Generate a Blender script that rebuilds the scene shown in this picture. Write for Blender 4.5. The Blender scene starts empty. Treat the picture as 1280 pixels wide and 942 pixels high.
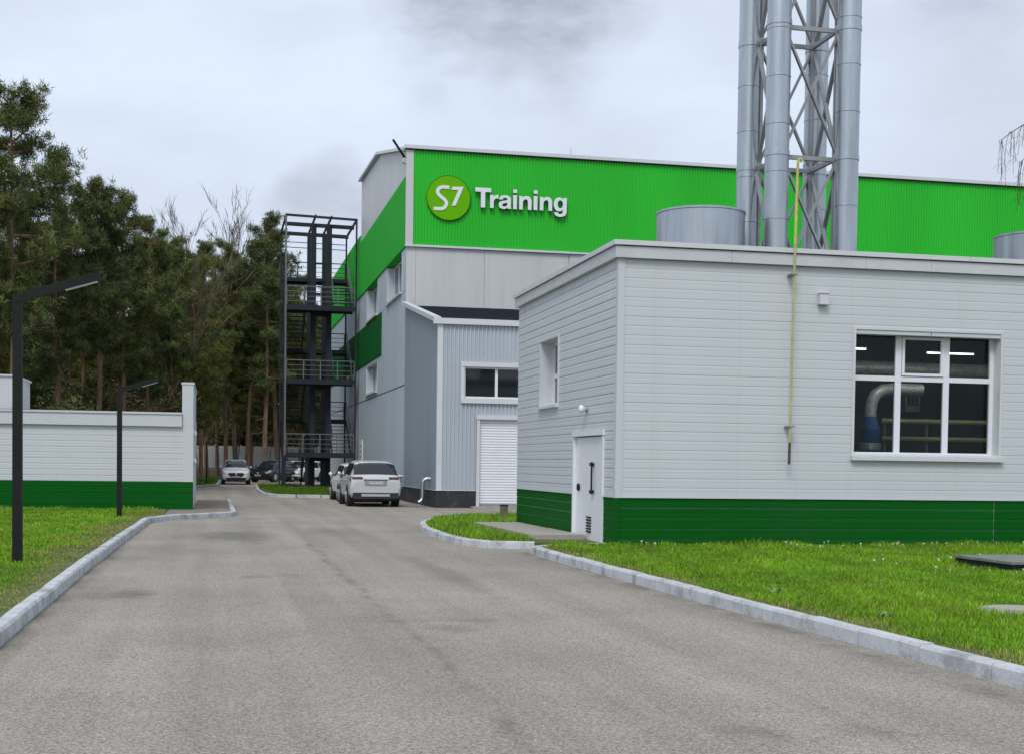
import bpy, math, random
import numpy as np
from mathutils import Vector, Matrix
R = math.radians
random.seed(7); rng = np.random.default_rng(7)
scene = bpy.context.scene
COL = scene.collection

# ------------------------------------------------------------------ camera
cam_d = bpy.data.cameras.new('camera'); cam = bpy.data.objects.new('camera', cam_d); COL.objects.link(cam)
scene.camera = cam
PSI, PIT, ROL = R(12.3086), R(-1.9616), R(0.7506)
fw = Vector((math.sin(PSI)*math.cos(PIT), math.cos(PSI)*math.cos(PIT), math.sin(PIT)))
rt = Vector((math.cos(PSI), -math.sin(PSI), 0)); up = rt.cross(fw)
rt2 = rt*math.cos(ROL)+up*math.sin(ROL); up2 = up*math.cos(ROL)-rt*math.sin(ROL)
M = Matrix((rt2, up2, -fw)).transposed().to_4x4(); M.translation = (0, 0, 1.55)
cam.matrix_world = M
cam_d.sensor_width = 36; cam_d.lens = 36*1706.7/1280; cam_d.shift_y = 167.4/1280
cam_d.clip_start = .1; cam_d.clip_end = 3000

# ------------------------------------------------------------------ sky, sun, exposure
SUN_EL, SUN_AZ = 50, 205     # azimuth clockwise from +Y
world = bpy.data.worlds.new('World'); scene.world = world; world.use_nodes = True
nt = world.node_tree; N = nt.nodes; LK = nt.links
bg = N['Background']; bg.inputs['Strength'].default_value = 0.1
sky = N.new('ShaderNodeTexSky'); sky.sky_type = 'NISHITA'; sky.sun_disc = False
sky.sun_elevation = R(SUN_EL); sky.sun_rotation = R(SUN_AZ); sky.air_density = 1.0; sky.dust_density = 2.0
tc = N.new('ShaderNodeTexCoord')
def wn(t, **kw):
    n = N.new(t)
    for k, v in kw.items(): setattr(n, k, v)
    return n
mp = wn('ShaderNodeMapping'); mp.inputs['Scale'].default_value = (1, 1, 2.4); LK.new(tc.outputs['Generated'], mp.inputs['Vector'])
n1 = wn('ShaderNodeTexNoise'); n1.inputs['Scale'].default_value = 2.6; n1.inputs['Detail'].default_value = 7; n1.inputs['Roughness'].default_value = .55
LK.new(mp.outputs['Vector'], n1.inputs['Vector'])
n2 = wn('ShaderNodeTexNoise'); n2.inputs['Scale'].default_value = 9; n2.inputs['Detail'].default_value = 6; n2.inputs['Roughness'].default_value = .6
LK.new(mp.outputs['Vector'], n2.inputs['Vector'])
r1 = wn('ShaderNodeValToRGB')
r1.color_ramp.elements[0].position = .36; r1.color_ramp.elements[0].color = (5.6, 6.2, 7.3, 1)
r1.color_ramp.elements[1].position = .60; r1.color_ramp.elements[1].color = (6.7, 7.55, 8.8, 1)
LK.new(n1.outputs['Fac'], r1.inputs['Fac'])
mixsky = wn('ShaderNodeMix', data_type='RGBA'); mixsky.inputs['Factor'].default_value = .9
LK.new(sky.outputs['Color'], mixsky.inputs['A']); LK.new(r1.outputs['Color'], mixsky.inputs['B'])
last = mixsky.outputs['Result']
def cloud(dirv, a0, a1, amount, dark):
    """darker grey cloud body round a direction, ragged by noise"""
    global last
    d = Vector(dirv).normalized()
    dot = wn('ShaderNodeVectorMath', operation='DOT_PRODUCT'); dot.inputs[1].default_value = d
    nrm = wn('ShaderNodeVectorMath', operation='NORMALIZE'); LK.new(mp2.outputs['Vector'], nrm.inputs[0]); LK.new(nrm.outputs[0], dot.inputs[0])
    mr = wn('ShaderNodeMapRange', interpolation_type='SMOOTHSTEP'); mr.inputs['From Min'].default_value = math.cos(R(a1)); mr.inputs['From Max'].default_value = math.cos(R(a0))
    LK.new(dot.outputs['Value'], mr.inputs['Value'])
    m2 = wn('ShaderNodeMapRange'); m2.inputs['From Min'].default_value = .30; m2.inputs['From Max'].default_value = .70
    LK.new(n2.outputs['Fac'], m2.inputs['Value'])
    mu = wn('ShaderNodeMath', operation='MULTIPLY'); LK.new(mr.outputs[0], mu.inputs[0]); LK.new(m2.outputs[0], mu.inputs[1])
    mu2 = wn('ShaderNodeMath', operation='MULTIPLY'); mu2.inputs[1].default_value = amount; mu2.use_clamp = True; LK.new(mu.outputs[0], mu2.inputs[0])
    mx = wn('ShaderNodeMix', data_type='RGBA'); LK.new(mu2.outputs[0], mx.inputs['Factor']); LK.new(last, mx.inputs['A']); mx.inputs['B'].default_value = (*dark, 1)
    last = mx.outputs['Result']
# ragged lookup direction shared by the cloud bodies
nd = wn('ShaderNodeTexNoise'); nd.inputs['Scale'].default_value = 7; nd.inputs['Detail'].default_value = 4; LK.new(tc.outputs['Generated'], nd.inputs['Vector'])
sb = wn('ShaderNodeVectorMath', operation='SUBTRACT'); sb.inputs[1].default_value = (.5, .5, .5); LK.new(nd.outputs['Color'], sb.inputs[0])
sc = wn('ShaderNodeVectorMath', operation='SCALE'); sc.inputs['Scale'].default_value = .16; LK.new(sb.outputs[0], sc.inputs[0])
mp2 = wn('ShaderNodeVectorMath', operation='ADD'); LK.new(tc.outputs['Generated'], mp2.inputs[0]); LK.new(sc.outputs[0], mp2.inputs[1])
mp2.outputs[0].name = 'Vector'
cloud((.20, .93, .335), 1.0, 6.6, 1.25, (3.6, 4.0, 4.8))
cloud((.50, .80, .33), .8, 4.2, 1.3, (4.0, 4.4, 5.4))
cloud((.085, .98, .165), .6, 2.7, 1.1, (4.5, 5.0, 6.0))
cloud((.52, .83, .25), .5, 3.4, .6, (5.2, 5.7, 6.6))
LK.new(last, bg.inputs['Color'])

sun_d = bpy.data.lights.new('sun', 'SUN'); sun_d.energy = 1.5; sun_d.angle = R(22); sun_d.color = (1, .96, .9)
sun = bpy.data.objects.new('sun', sun_d); COL.objects.link(sun)
sdir = Vector((math.sin(R(SUN_AZ))*math.cos(R(SUN_EL)), math.cos(R(SUN_AZ))*math.cos(R(SUN_EL)), math.sin(R(SUN_EL))))
sun.rotation_euler = (-sdir).to_track_quat('-Z', 'Y').to_euler(); sun.location = sdir*100
vs = scene.view_settings; vs.view_transform = 'Standard'; vs.look = 'None'; vs.exposure = 0.28; vs.gamma = 1; vs.use_curve_mapping = False

# ------------------------------------------------------------------ materials
MATS = {}
def mat(name, col, rough=.6, metal=0., var=.12, scale=3., bump=0., bscale=40., stretch=(1, 1, 1), dirt=None, dirt_amt=0., dirt_scale=1.2, dirt_lo=.52, spec=.5, attr=False, fine=0., finescale=60.):
    if name in MATS: return MATS[name]
    m = bpy.data.materials.new(name); m.use_nodes = True; t = m.node_tree; n = t.nodes; l = t.links
    b = n['Principled BSDF']; b.inputs['Roughness'].default_value = rough; b.inputs['Metallic'].default_value = metal
    b.inputs['Specular IOR Level'].default_value = spec
    co = n.new('ShaderNodeTexCoord'); mpp = n.new('ShaderNodeMapping'); mpp.inputs['Scale'].default_value = stretch
    l.new(co.outputs['Object'], mpp.inputs['Vector'])
    no = n.new('ShaderNodeTexNoise'); no.inputs['Scale'].default_value = scale; no.inputs['Detail'].default_value = 6; no.inputs['Roughness'].default_value = .6
    l.new(mpp.outputs[0], no.inputs['Vector'])
    mr = n.new('ShaderNodeMapRange'); mr.inputs['From Min'].default_value = .3; mr.inputs['From Max'].default_value = .7
    mr.inputs['To Min'].default_value = 1-var; mr.inputs['To Max'].default_value = 1+var; l.new(no.outputs['Fac'], mr.inputs['Value'])
    mx = n.new('ShaderNodeMix'); mx.data_type = 'RGBA'; mx.blend_type = 'MULTIPLY'; mx.inputs['Factor'].default_value = 1
    mx.inputs['A'].default_value = (*col, 1); l.new(mr.outputs[0], mx.inputs['B']); last = mx.outputs['Result']
    if attr:
        a = n.new('ShaderNodeAttribute'); a.attribute_name = 'tint'
        l.new(a.outputs['Color'], mx.inputs['A'])
    if fine:
        nf = n.new('ShaderNodeTexNoise'); nf.inputs['Scale'].default_value = finescale; nf.inputs['Detail'].default_value = 3; l.new(co.outputs['Object'], nf.inputs['Vector'])
        mf = n.new('ShaderNodeMapRange'); mf.inputs['From Min'].default_value = .25; mf.inputs['From Max'].default_value = .75; mf.inputs['To Min'].default_value = 1-fine; mf.inputs['To Max'].default_value = 1+fine
        l.new(nf.outputs['Fac'], mf.inputs['Value'])
        m3 = n.new('ShaderNodeMix'); m3.data_type = 'RGBA'; m3.blend_type = 'MULTIPLY'; m3.inputs['Factor'].default_value = 1
        l.new(last, m3.inputs['A']); l.new(mf.outputs[0], m3.inputs['B']); last = m3.outputs['Result']
    if dirt:
        nd = n.new('ShaderNodeTexNoise'); nd.inputs['Scale'].default_value = dirt_scale; nd.inputs['Detail'].default_value = 8; nd.inputs['Roughness'].default_value = .68
        l.new(mpp.outputs[0], nd.inputs['Vector'])
        rp = n.new('ShaderNodeMapRange'); rp.inputs['From Min'].default_value = dirt_lo; rp.inputs['From Max'].default_value = dirt_lo+.22; rp.inputs['To Max'].default_value = dirt_amt; rp.clamp = True
        l.new(nd.outputs['Fac'], rp.inputs['Value'])
        m2 = n.new('ShaderNodeMix'); m2.data_type = 'RGBA'; l.new(rp.outputs[0], m2.inputs['Factor']); l.new(last, m2.inputs['A']); m2.inputs['B'].default_value = (*dirt, 1)
        last = m2.outputs['Result']
    l.new(last, b.inputs['Base Color'])
    if bump:
        nb = n.new('ShaderNodeTexNoise'); nb.inputs['Scale'].default_value = bscale; nb.inputs['Detail'].default_value = 4; l.new(co.outputs['Object'], nb.inputs['Vector'])
        bp = n.new('ShaderNodeBump'); bp.inputs['Strength'].default_value = bump; bp.inputs['Distance'].default_value = .02; l.new(nb.outputs['Fac'], bp.inputs['Height']); l.new(bp.outputs[0], b.inputs['Normal'])
    MATS[name] = m; return m
GREYDIRT = (.30, .30, .29)
WHITE = mat('white_siding', (.545, .575, .60), .42, var=.025, scale=.8, stretch=(1.6, 1.6, .2), dirt=(.36, .36, .35), dirt_amt=.26, dirt_scale=1.6)
DGREEN = mat('dark_green_siding', (.0022, .090, .009), .7, var=.12, scale=.7, stretch=(.3, 1, 2), dirt=(.02, .085, .025), dirt_amt=.35, dirt_scale=1.6, spec=.08)
TRIM = mat('white_trim', (.60, .615, .635), .4, var=.04, scale=1.5, dirt=GREYDIRT, dirt_amt=.25, dirt_scale=3)
FASCIA = mat('fascia_grey_white', (.54, .56, .58), .4, var=.05, scale=1.2, dirt=(.33, .32, .30), dirt_amt=.4, dirt_scale=2.5)
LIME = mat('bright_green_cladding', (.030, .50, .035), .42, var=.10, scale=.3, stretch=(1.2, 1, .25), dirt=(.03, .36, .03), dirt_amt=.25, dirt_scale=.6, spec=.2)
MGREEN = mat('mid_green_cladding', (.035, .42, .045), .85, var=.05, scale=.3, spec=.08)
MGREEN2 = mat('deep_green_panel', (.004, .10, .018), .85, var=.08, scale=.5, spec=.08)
PALE = mat('pale_grey_panel', (.53, .54, .54), .5, var=.05, scale=.5, stretch=(2.5, 2.5, .12), dirt=(.40, .40, .39), dirt_amt=.5, dirt_scale=1.3)
BLUEGREY = mat('blue_grey_panel', (.48, .54, .60), .5, var=.05, scale=.4, stretch=(2, 2, .15), dirt=(.35, .38, .41), dirt_amt=.3)
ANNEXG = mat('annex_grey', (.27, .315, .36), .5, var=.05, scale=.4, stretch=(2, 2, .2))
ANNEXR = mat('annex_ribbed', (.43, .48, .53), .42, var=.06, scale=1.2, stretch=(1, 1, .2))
PLINTH = mat('dark_plinth', (.022, .024, .027), .6, var=.3, scale=2, dirt=(.14, .14, .14), dirt_amt=.5, dirt_scale=1.8)
ROOFD = mat('dark_roof_sheet', (.012, .015, .022), .95, var=.2, scale=1, spec=.05)
STEEL = mat('dark_steel', (.022, .026, .034), .6, var=.15, scale=2, spec=.25)
STEELL = mat('grey_rail_steel', (.16, .17, .185), .45, var=.1, scale=2, metal=.4)
BLACK = mat('black_paint', (.010, .012, .012), .65, var=.2, scale=3, spec=.25)
GALV = mat('galvanised', (.43, .47, .50), .36, metal=.85, var=.16, scale=1.6, stretch=(5, 5, .35), dirt=(.30, .31, .33), dirt_amt=.4, dirt_scale=1.1)
TRUSS = mat('truss_steel', (.30, .31, .325), .5, metal=.35, var=.15, scale=3)
YELLOW = mat('yellow_pipe', (.50, .46, .10), .5, var=.2, scale=6, dirt=(.25, .20, .08), dirt_amt=.5, dirt_scale=4)
CONC = mat('kerb_concrete', (.50, .52, .535), .75, var=.10, scale=2.5, dirt=(.13, .125, .12), dirt_amt=.7, dirt_scale=3.0, dirt_lo=.47, bump=.35, bscale=60, fine=.12, finescale=45)
CONC2 = mat('slab_concrete', (.34, .325, .28), .85, var=.2, scale=2, dirt=(.14, .13, .10), dirt_amt=.6, dirt_scale=2, bump=.3, bscale=30)
FENCE = mat('fence_concrete', (.33, .34, .33), .8, var=.15, scale=1)
SIGNW = mat('sign_white', (.74, .76, .80), .35, var=.03, scale=2)
SIGNE = mat('sign_edge_shade', (.05, .07, .07), .5, var=.1)  # dark letter sides, edge shading put into their colour
SIGNG = mat('sign_lime', (.125, .43, .002), .6, var=.03, scale=1, spec=.1)
BARK = mat('pine_bark', (.19, .112, .068), .9, var=.4, scale=6, stretch=(1, 1, .25), dirt=(.07, .05, .04), dirt_amt=.8, dirt_scale=2.5, bump=.8, bscale=14)
BARKD = mat('grey_bark', (.085, .075, .062), .9, var=.35, scale=5, stretch=(1, 1, .3), bump=.6, bscale=14)
NEEDLE = mat('needles', (.05, .08, .03), .75, var=.2, scale=1.5, attr=True, spec=.2)
TWIG = mat('bare_twigs', (.12, .095, .075), .9, var=.25, scale=2, attr=False, spec=.2)
TWIGD = mat('brown_twigs', (.085, .06, .042), .9, var=.3, scale=2, spec=.1)
GRASS = mat('grass_blades', (.1, .2, .02), .6, var=.25, scale=.9, attr=True, spec=.25)
SOIL = mat('lawn_soil', (.085, .105, .022), .95, var=.35, scale=2.2, dirt=(.20, .165, .085), dirt_amt=.7, dirt_scale=.8, bump=.5, bscale=35)
FLOOR = mat('forest_floor', (.075, .06, .035), .95, var=.4, scale=.4, dirt=(.05, .085, .02), dirt_amt=.8, dirt_scale=.15)
TYRE = mat('tyre', (.014, .014, .015), .8, var=.1)
RIM = mat('alloy_rim', (.45, .46, .48), .35, metal=.7, var=.1)
CARW = mat('white_car_paint', (.74, .75, .76), .25, var=.02, scale=1, dirt=(.5, .49, .46), dirt_amt=.25, dirt_scale=2)
SILVER = mat('silver_car_paint', (.56, .58, .59), .25, metal=.2, var=.03, scale=1, dirt=(.4, .39, .37), dirt_amt=.3, dirt_scale=2)
CARD = mat('dark_car_paint', (.010, .014, .024), .2, var=.1)
CARGL = mat('car_glass', (.02, .024, .03), .05, var=.1, spec=.6)
CARGL.node_tree.nodes['Principled BSDF'].inputs['IOR'].default_value = 1.5
PLASTIC = mat('black_plastic', (.02, .02, .021), .6, var=.1)
REDL = mat('red_lamp', (.14, .07, .075), .2, var=.1)
CHROME = mat('silver_trim', (.55, .56, .58), .3, metal=.5, var=.05)
PLATE = mat('number_plate', (.42, .42, .42), .5, var=.55, scale=26)
LAMPG = mat('headlamp', (.42, .45, .48), .1, var=.1)
DARKROOM = mat('boiler_room_wall', (.06, .065, .065), .8, var=.3, scale=1.2)
DUCT = mat('foil_duct', (.70, .71, .69), .4, metal=.3, var=.3, scale=8, bump=.6, bscale=18)
BLUEB = mat('blue_burner', (.03, .11, .34), .4, var=.1)
PIPEY = mat('dull_yellow_pipe', (.55, .46, .24), .5, var=.2)
def glass():
    m = bpy.data.materials.new('window_glass'); m.use_nodes = True; t = m.node_tree; n = t.nodes; l = t.links
    for x in list(n):
        if x.type != 'OUTPUT_MATERIAL': n.remove(x)
    tr = n.new('ShaderNodeBsdfTransparent'); tr.inputs[0].default_value = (.72, .78, .76, 1)
    gl = n.new('ShaderNodeBsdfGlossy'); gl.inputs['Roughness'].default_value = .02; gl.inputs[0].default_value = (.9, .95, 1, 1)
    fr = n.new('ShaderNodeFresnel'); fr.inputs['IOR'].default_value = 1.22
    mx = n.new('ShaderNodeMixShader'); l.new(fr.outputs[0], mx.inputs[0]); l.new(tr.outputs[0], mx.inputs[1]); l.new(gl.outputs[0], mx.inputs[2])
    l.new(mx.outputs[0], n['Material Output'].inputs[0]); return m
GLASS = glass()
DARKGL = mat('dark_pane', (.014, .018, .022), .05, var=.2, scale=.7, spec=.5)
def emis(name, col, s):
    m = bpy.data.materials.new(name); m.use_nodes = True; b = m.node_tree.nodes['Principled BSDF']
    b.inputs['Base Color'].default_value = (.8, .8, .8, 1); b.inputs['Emission Color'].default_value = (*col, 1); b.inputs['Emission Strength'].default_value = s; return m
TUBE = emis('fluorescent_tube', (1, 1, .95), 6)
ADDED_TUBE = emis('added_room_light', (1, 1, .95), 60)  # strong glow for the unseen strips added to light the room
def asphalt():
    m = bpy.data.materials.new('asphalt'); m.use_nodes = True; t = m.node_tree; n = t.nodes; l = t.links; b = n['Principled BSDF']
    b.inputs['Roughness'].default_value = .88; b.inputs['Specular IOR Level'].default_value = .3
    co = n.new('ShaderNodeTexCoord')
    def noise(s, d=5, r=.6, st=None):
        x = n.new('ShaderNodeTexNoise'); x.inputs['Scale'].default_value = s; x.inputs['Detail'].default_value = d; x.inputs['Roughness'].default_value = r
        if st:
            q = n.new('ShaderNodeMapping'); q.inputs['Scale'].default_value = st; l.new(co.outputs['Object'], q.inputs['Vector']); l.new(q.outputs[0], x.inputs['Vector'])
        else: l.new(co.outputs['Object'], x.inputs['Vector'])
        return x.outputs['Fac']
    def rng_(v, a, b_, c, d):
        x = n.new('ShaderNodeMapRange'); x.inputs['From Min'].default_value = a; x.inputs['From Max'].default_value = b_; x.inputs['To Min'].default_value = c; x.inputs['To Max'].default_value = d; l.new(v, x.inputs['Value']); return x.outputs[0]
    def mul(c, f):
        x = n.new('ShaderNodeMix'); x.data_type = 'RGBA'; x.blend_type = 'MULTIPLY'; x.inputs['Factor'].default_value = 1; l.new(c, x.inputs['A']); l.new(f, x.inputs['B']); return x.outputs['Result']
    base = n.new('ShaderNodeRGB'); base.outputs[0].default_value = (.298, .267, .229, 1)
    c = mul(base.outputs[0], rng_(noise(.35, 5), .3, .7, .86, 1.12))
    c = mul(c, rng_(noise(1.0, 5, .55, (1.5, .05, 1)), .3, .7, .83, 1.13))       # lengthwise wheel wear
    vo = n.new('ShaderNodeTexVoronoi'); vo.inputs['Scale'].default_value = 95; l.new(co.outputs['Object'], vo.inputs['Vector'])
    sx = n.new('ShaderNodeSeparateColor'); l.new(vo.outputs['Color'], sx.inputs[0])
    c = mul(c, rng_(sx.outputs[0], 0, 1, .55, 1.42))
    c = mul(c, rng_(noise(30, 3, .75), .3, .7, .72, 1.26))
    # old oil / damp stains
    st = rng_(noise(.42, 7, .62), .60, .70, 0, .5)
    x = n.new('ShaderNodeMix'); x.data_type = 'RGBA'; l.new(st, x.inputs['Factor']); l.new(c, x.inputs['A']); x.inputs['B'].default_value = (.10, .095, .09, 1); c = x.outputs['Result']
    for (sx_, sy_, rx, ry, amt) in ((.35, 28.6, 1.1, 3.2, .55), (-.9, 16.3, .35, .8, .4), (2.6, 30.5, .8, 3, .3), (2.2, 12.6, .3, .5, .35), (3.2, 19, .3, 4, .3)):
        q = n.new('ShaderNodeMapping'); q.vector_type = 'POINT'; q.inputs['Location'].default_value = (-sx_/rx, -sy_/ry, 0); q.inputs['Scale'].default_value = (1/rx, 1/ry, 1)
        l.new(co.outputs['Object'], q.inputs['Vector']); ln = n.new('ShaderNodeVectorMath'); ln.operation = 'LENGTH'; l.new(q.outputs[0], ln.inputs[0])
        nn = noise(1.7, 5, .7); ad = n.new('ShaderNodeMath'); ad.operation = 'MULTIPLY_ADD'; l.new(nn, ad.inputs[0]); ad.inputs[1].default_value = 1.6; l.new(ln.outputs['Value'], ad.inputs[2])
        f = rng_(ad.outputs[0], 1.1, 1.75, amt, 0)
        x = n.new('ShaderNodeMix'); x.data_type = 'RGBA'; l.new(f, x.inputs['Factor']); l.new(c, x.inputs['A']); x.inputs['B'].default_value = (.085, .08, .078, 1); c = x.outputs['Result']
    # small dark pits, worn seam down the middle, grit along the kerbs
    pit = rng_(noise(17, 2, .6), .70, .76, 0, .55)
    x = n.new('ShaderNodeMix'); x.data_type = 'RGBA'; l.new(pit, x.inputs['Factor']); l.new(c, x.inputs['A']); x.inputs['B'].default_value = (.07, .065, .06, 1); c = x.outputs['Result']
    sp = n.new('ShaderNodeSeparateXYZ'); l.new(co.outputs['Object'], sp.inputs[0])
    wob = noise(.5, 4, .6); brk = noise(1.1, 5, .65)
    for (xc, amp, wid, y0, y1, amt, colr) in ((1.50, .5, .11, 7, 26, .65, (.11, .10, .095)), (-1.72, .08, .22, 0, 36, .75, (.10, .095, .08)), (5.28, .15, .28, 0, 23.5, .75, (.10, .095, .08))):
        w1 = n.new('ShaderNodeMath'); w1.operation = 'MULTIPLY_ADD'; l.new(wob, w1.inputs[0]); w1.inputs[1].default_value = -amp; l.new(sp.outputs['X'], w1.inputs[2])
        w2 = n.new('ShaderNodeMath'); w2.operation = 'SUBTRACT'; l.new(w1.outputs[0], w2.inputs[0]); w2.inputs[1].default_value = xc-.0
        w3 = n.new('ShaderNodeMath'); w3.operation = 'ABSOLUTE'; l.new(w2.outputs[0], w3.inputs[0])
        f = rng_(w3.outputs[0], 0, wid, amt, 0); bm = rng_(brk, .38, .62, 0, 1)
        q = n.new('ShaderNodeMath'); q.operation = 'MULTIPLY'; l.new(f, q.inputs[0]); l.new(bm, q.inputs[1])
        lim = n.new('ShaderNodeMath'); lim.operation = 'LESS_THAN'; l.new(sp.outputs['Y'], lim.inputs[0]); lim.inputs[1].default_value = y1
        q2 = n.new('ShaderNodeMath'); q2.operation = 'MULTIPLY'; l.new(q.outputs[0], q2.inputs[0]); l.new(lim.outputs[0], q2.inputs[1])
        x = n.new('ShaderNodeMix'); x.data_type = 'RGBA'; l.new(q2.outputs[0], x.inputs['Factor']); l.new(c, x.inputs['A']); x.inputs['B'].default_value = (*colr, 1); c = x.outputs['Result']
    l.new(c, b.inputs['Base Color'])
    bp = n.new('ShaderNodeBump'); bp.inputs['Strength'].default_value = .5; bp.inputs['Distance'].default_value = .008; l.new(noise(75, 3, .7), bp.inputs['Height']); l.new(bp.outputs[0], b.inputs['Normal'])
    return m
ASPH = asphalt()
PAVE = mat('paving', (.20, .17, .14), .9, var=.25, scale=1.5, bump=.3, bscale=20, fine=.2, finescale=12)

# ------------------------------------------------------------------ helpers
class MB:
    def __init__(s): s.v = []; s.f = []
    def add(s, vs, fs):
        o = len(s.v); s.v += [tuple(p) for p in vs]; s.f += [tuple(i+o for i in f) for f in fs]; return s
    def box(s, x0, x1, y0, y1, z0, z1):
        return s.add([(x0,y0,z0),(x1,y0,z0),(x1,y1,z0),(x0,y1,z0),(x0,y0,z1),(x1,y0,z1),(x1,y1,z1),(x0,y1,z1)],
                     [(0,3,2,1),(4,5,6,7),(0,1,5,4),(1,2,6,5),(2,3,7,6),(3,0,4,7)])
    def beam(s, p, q, w, h=None, upv=(0,0,1)):
        h = h or w; p = Vector(p); q = Vector(q); d = (q-p).normalized(); u = Vector(upv)
        if abs(d.dot(u)) > .95: u = Vector((0, 1, 0))
        a = d.cross(u).normalized()*(w/2); b = a.cross(d).normalized()*(h/2)
        vs = [p-a-b, p+a-b, p+a+b, p-a+b, q-a-b, q+a-b, q+a+b, q-a+b]
        return s.add(vs, [(0,3,2,1),(4,5,6,7),(0,1,5,4),(1,2,6,5),(2,3,7,6),(3,0,4,7)])
    def path(s, pts, rad, n=8, cap=True):
        pts = [Vector(p) for p in pts]; rings = []
        rr = rad if hasattr(rad, '__len__') else [rad]*len(pts)
        ref = None
        for i, p in enumerate(pts):
            d = (pts[min(i+1, len(pts)-1)]-pts[max(i-1, 0)]).normalized()
            if ref is None: ref = Vector((1, 0, 0)) if abs(d.x) < .9 else Vector((0, 1, 0))
            a = (ref-d*ref.dot(d)).normalized(); b = d.cross(a); ref = a
            rings.append([p+(a*math.cos(2*math.pi*k/n)+b*math.sin(2*math.pi*k/n))*rr[i] for k in range(n)])
        vs = [v for r in rings for v in r]; fs = []
        for i in range(len(pts)-1):
            for k in range(n):
                k2 = (k+1) % n; fs.append((i*n+k, i*n+k2, (i+1)*n+k2, (i+1)*n+k))
        if cap: fs.append(tuple(range(n))[::-1]); fs.append(tuple((len(pts)-1)*n+k for k in range(n)))
        return s.add(vs, fs)
    def lathe(s, c, prof, n=24, axis='z'):
        vs = []; m = len(prof)
        for (r, h) in prof:
            for k in range(n):
                a = 2*math.pi*k/n; x, y, z = r*math.cos(a), r*math.sin(a), h
                if axis == 'x': x, y, z = z, x, y
                if axis == 'y': x, y, z = x, z, y
                vs.append((c[0]+x, c[1]+y, c[2]+z))
        fs = [(i*n+k, i*n+(k+1) % n, (i+1)*n+(k+1) % n, (i+1)*n+k) for i in range(m-1) for k in range(n)]
        fs += [tuple(range(n))[::-1], tuple((m-1)*n+k for k in range(n))]
        return s.add(vs, fs)
    def prism(s, poly, z0, z1):
        n = len(poly)
        vs = [(x, y, z0) for x, y in poly]+[(x, y, z1) for x, y in poly]
        return s.add(vs, [tuple(range(n))[::-1], tuple(range(n, 2*n))]+[(i, (i+1) % n, (i+1) % n+n, i+n) for i in range(n)])
    def mesh(s, name):
        me = bpy.data.meshes.new(name); me.from_pydata(s.v, [], s.f); me.update(); return me
    def build(s, name, m, parent=None, smooth=False):
        return obj(name, s.mesh(name), m, parent, smooth)
def obj(name, me, m=None, parent=None, smooth=False):
    o = bpy.data.objects.new(name, me); COL.objects.link(o)
    if m and not me.materials: me.materials.append(m)
    if smooth:
        me.polygons.foreach_set('use_smooth', [True]*len(me.polygons))
        try: me.set_sharp_from_angle(angle=R(40))
        except Exception: pass
    if parent:
        o.parent = parent; o.matrix_parent_inverse = world_of(parent).inverted()
    return o
def world_of(o):
    m = o.matrix_basis.copy()
    if o.parent: m = world_of(o.parent) @ o.matrix_parent_inverse @ m
    return m
def tag(o, label=None, cat=None, group=None, kind=None):
    if label: o['label'] = label
    if cat: o['category'] = cat
    if group: o['group'] = group
    if kind: o['kind'] = kind
    return o
def thing(name, label, cat, loc=(0,0,0), rz=0, group=None):
    o = bpy.data.objects.new(name, None); COL.objects.link(o); o.location = loc; o.rotation_euler = (0,0,rz); o.empty_display_size = .3
    return tag(o, label, cat, group)
def box(name, m, p, *a): return MB().box(*a).build(name, m, p)
def copy_tree(o, parent=None, loc=None, rz=None, sc=None):
    c = o.copy(); COL.objects.link(c); c.parent = parent
    if loc is not None: c.location = loc
    if rz is not None: c.rotation_euler = (0, 0, rz)
    if sc is not None: c.scale = sc
    for ch in o.children: copy_tree(ch, c)
    return c
def tri_mesh(name, V, T, tint=None):
    V = np.asarray(V, np.float32); T = np.asarray(T, np.int32); me = bpy.data.meshes.new(name)
    me.vertices.add(len(V)); me.vertices.foreach_set('co', V.ravel())
    me.loops.add(T.size); me.loops.foreach_set('vertex_index', T.ravel())
    me.polygons.add(len(T)); me.polygons.foreach_set('loop_start', np.arange(0, T.size, 3, dtype=np.int32))
    me.update(calc_edges=True)
    if tint is not None:
        a = me.attributes.new('tint', 'FLOAT_COLOR', 'POINT'); c = np.ones((len(V), 4), np.float32); c[:, :3] = tint; a.data.foreach_set('color', c.ravel())
    return me

# ------------------------------------------------------------------ ground
def gz(x, y):      # forest floor rises gently beyond the car park and to the left
    t = np.clip((y-112)/24, 0, 1); t = t*t*(3-2*t)
    return -.03+.9*t
xs = np.concatenate([[-900,-300,-120], np.arange(-60, 61, 4), [120,300,900]]); ys = np.concatenate([[-700,-200,-60], np.arange(-20, 200, 4), [260,400,800,1500]])
gx, gy = np.meshgrid(xs, ys); V = np.stack([gx, gy, gz(gx, gy)], -1).reshape(-1, 3)
nx = len(xs); T = []
for j in range(len(ys)-1):
    for i in range(nx-1):
        a = j*nx+i; T += [(a, a+1, a+nx+1), (a, a+nx+1, a+nx)]
tag(obj('ground', tri_mesh('ground', V, T), FLOOR), kind='structure')
g = MB(); g.prism([(-1.75,-25),(40,-25),(40,126),(-1.2,126),(-1.2,79),(-6,74),(-14,60),(-14,48.5),(-.3,48.5),(-.3,40.6),(-1.75,36)], -.3, 0)
tag(g.build('road', ASPH), kind='structure')

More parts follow.
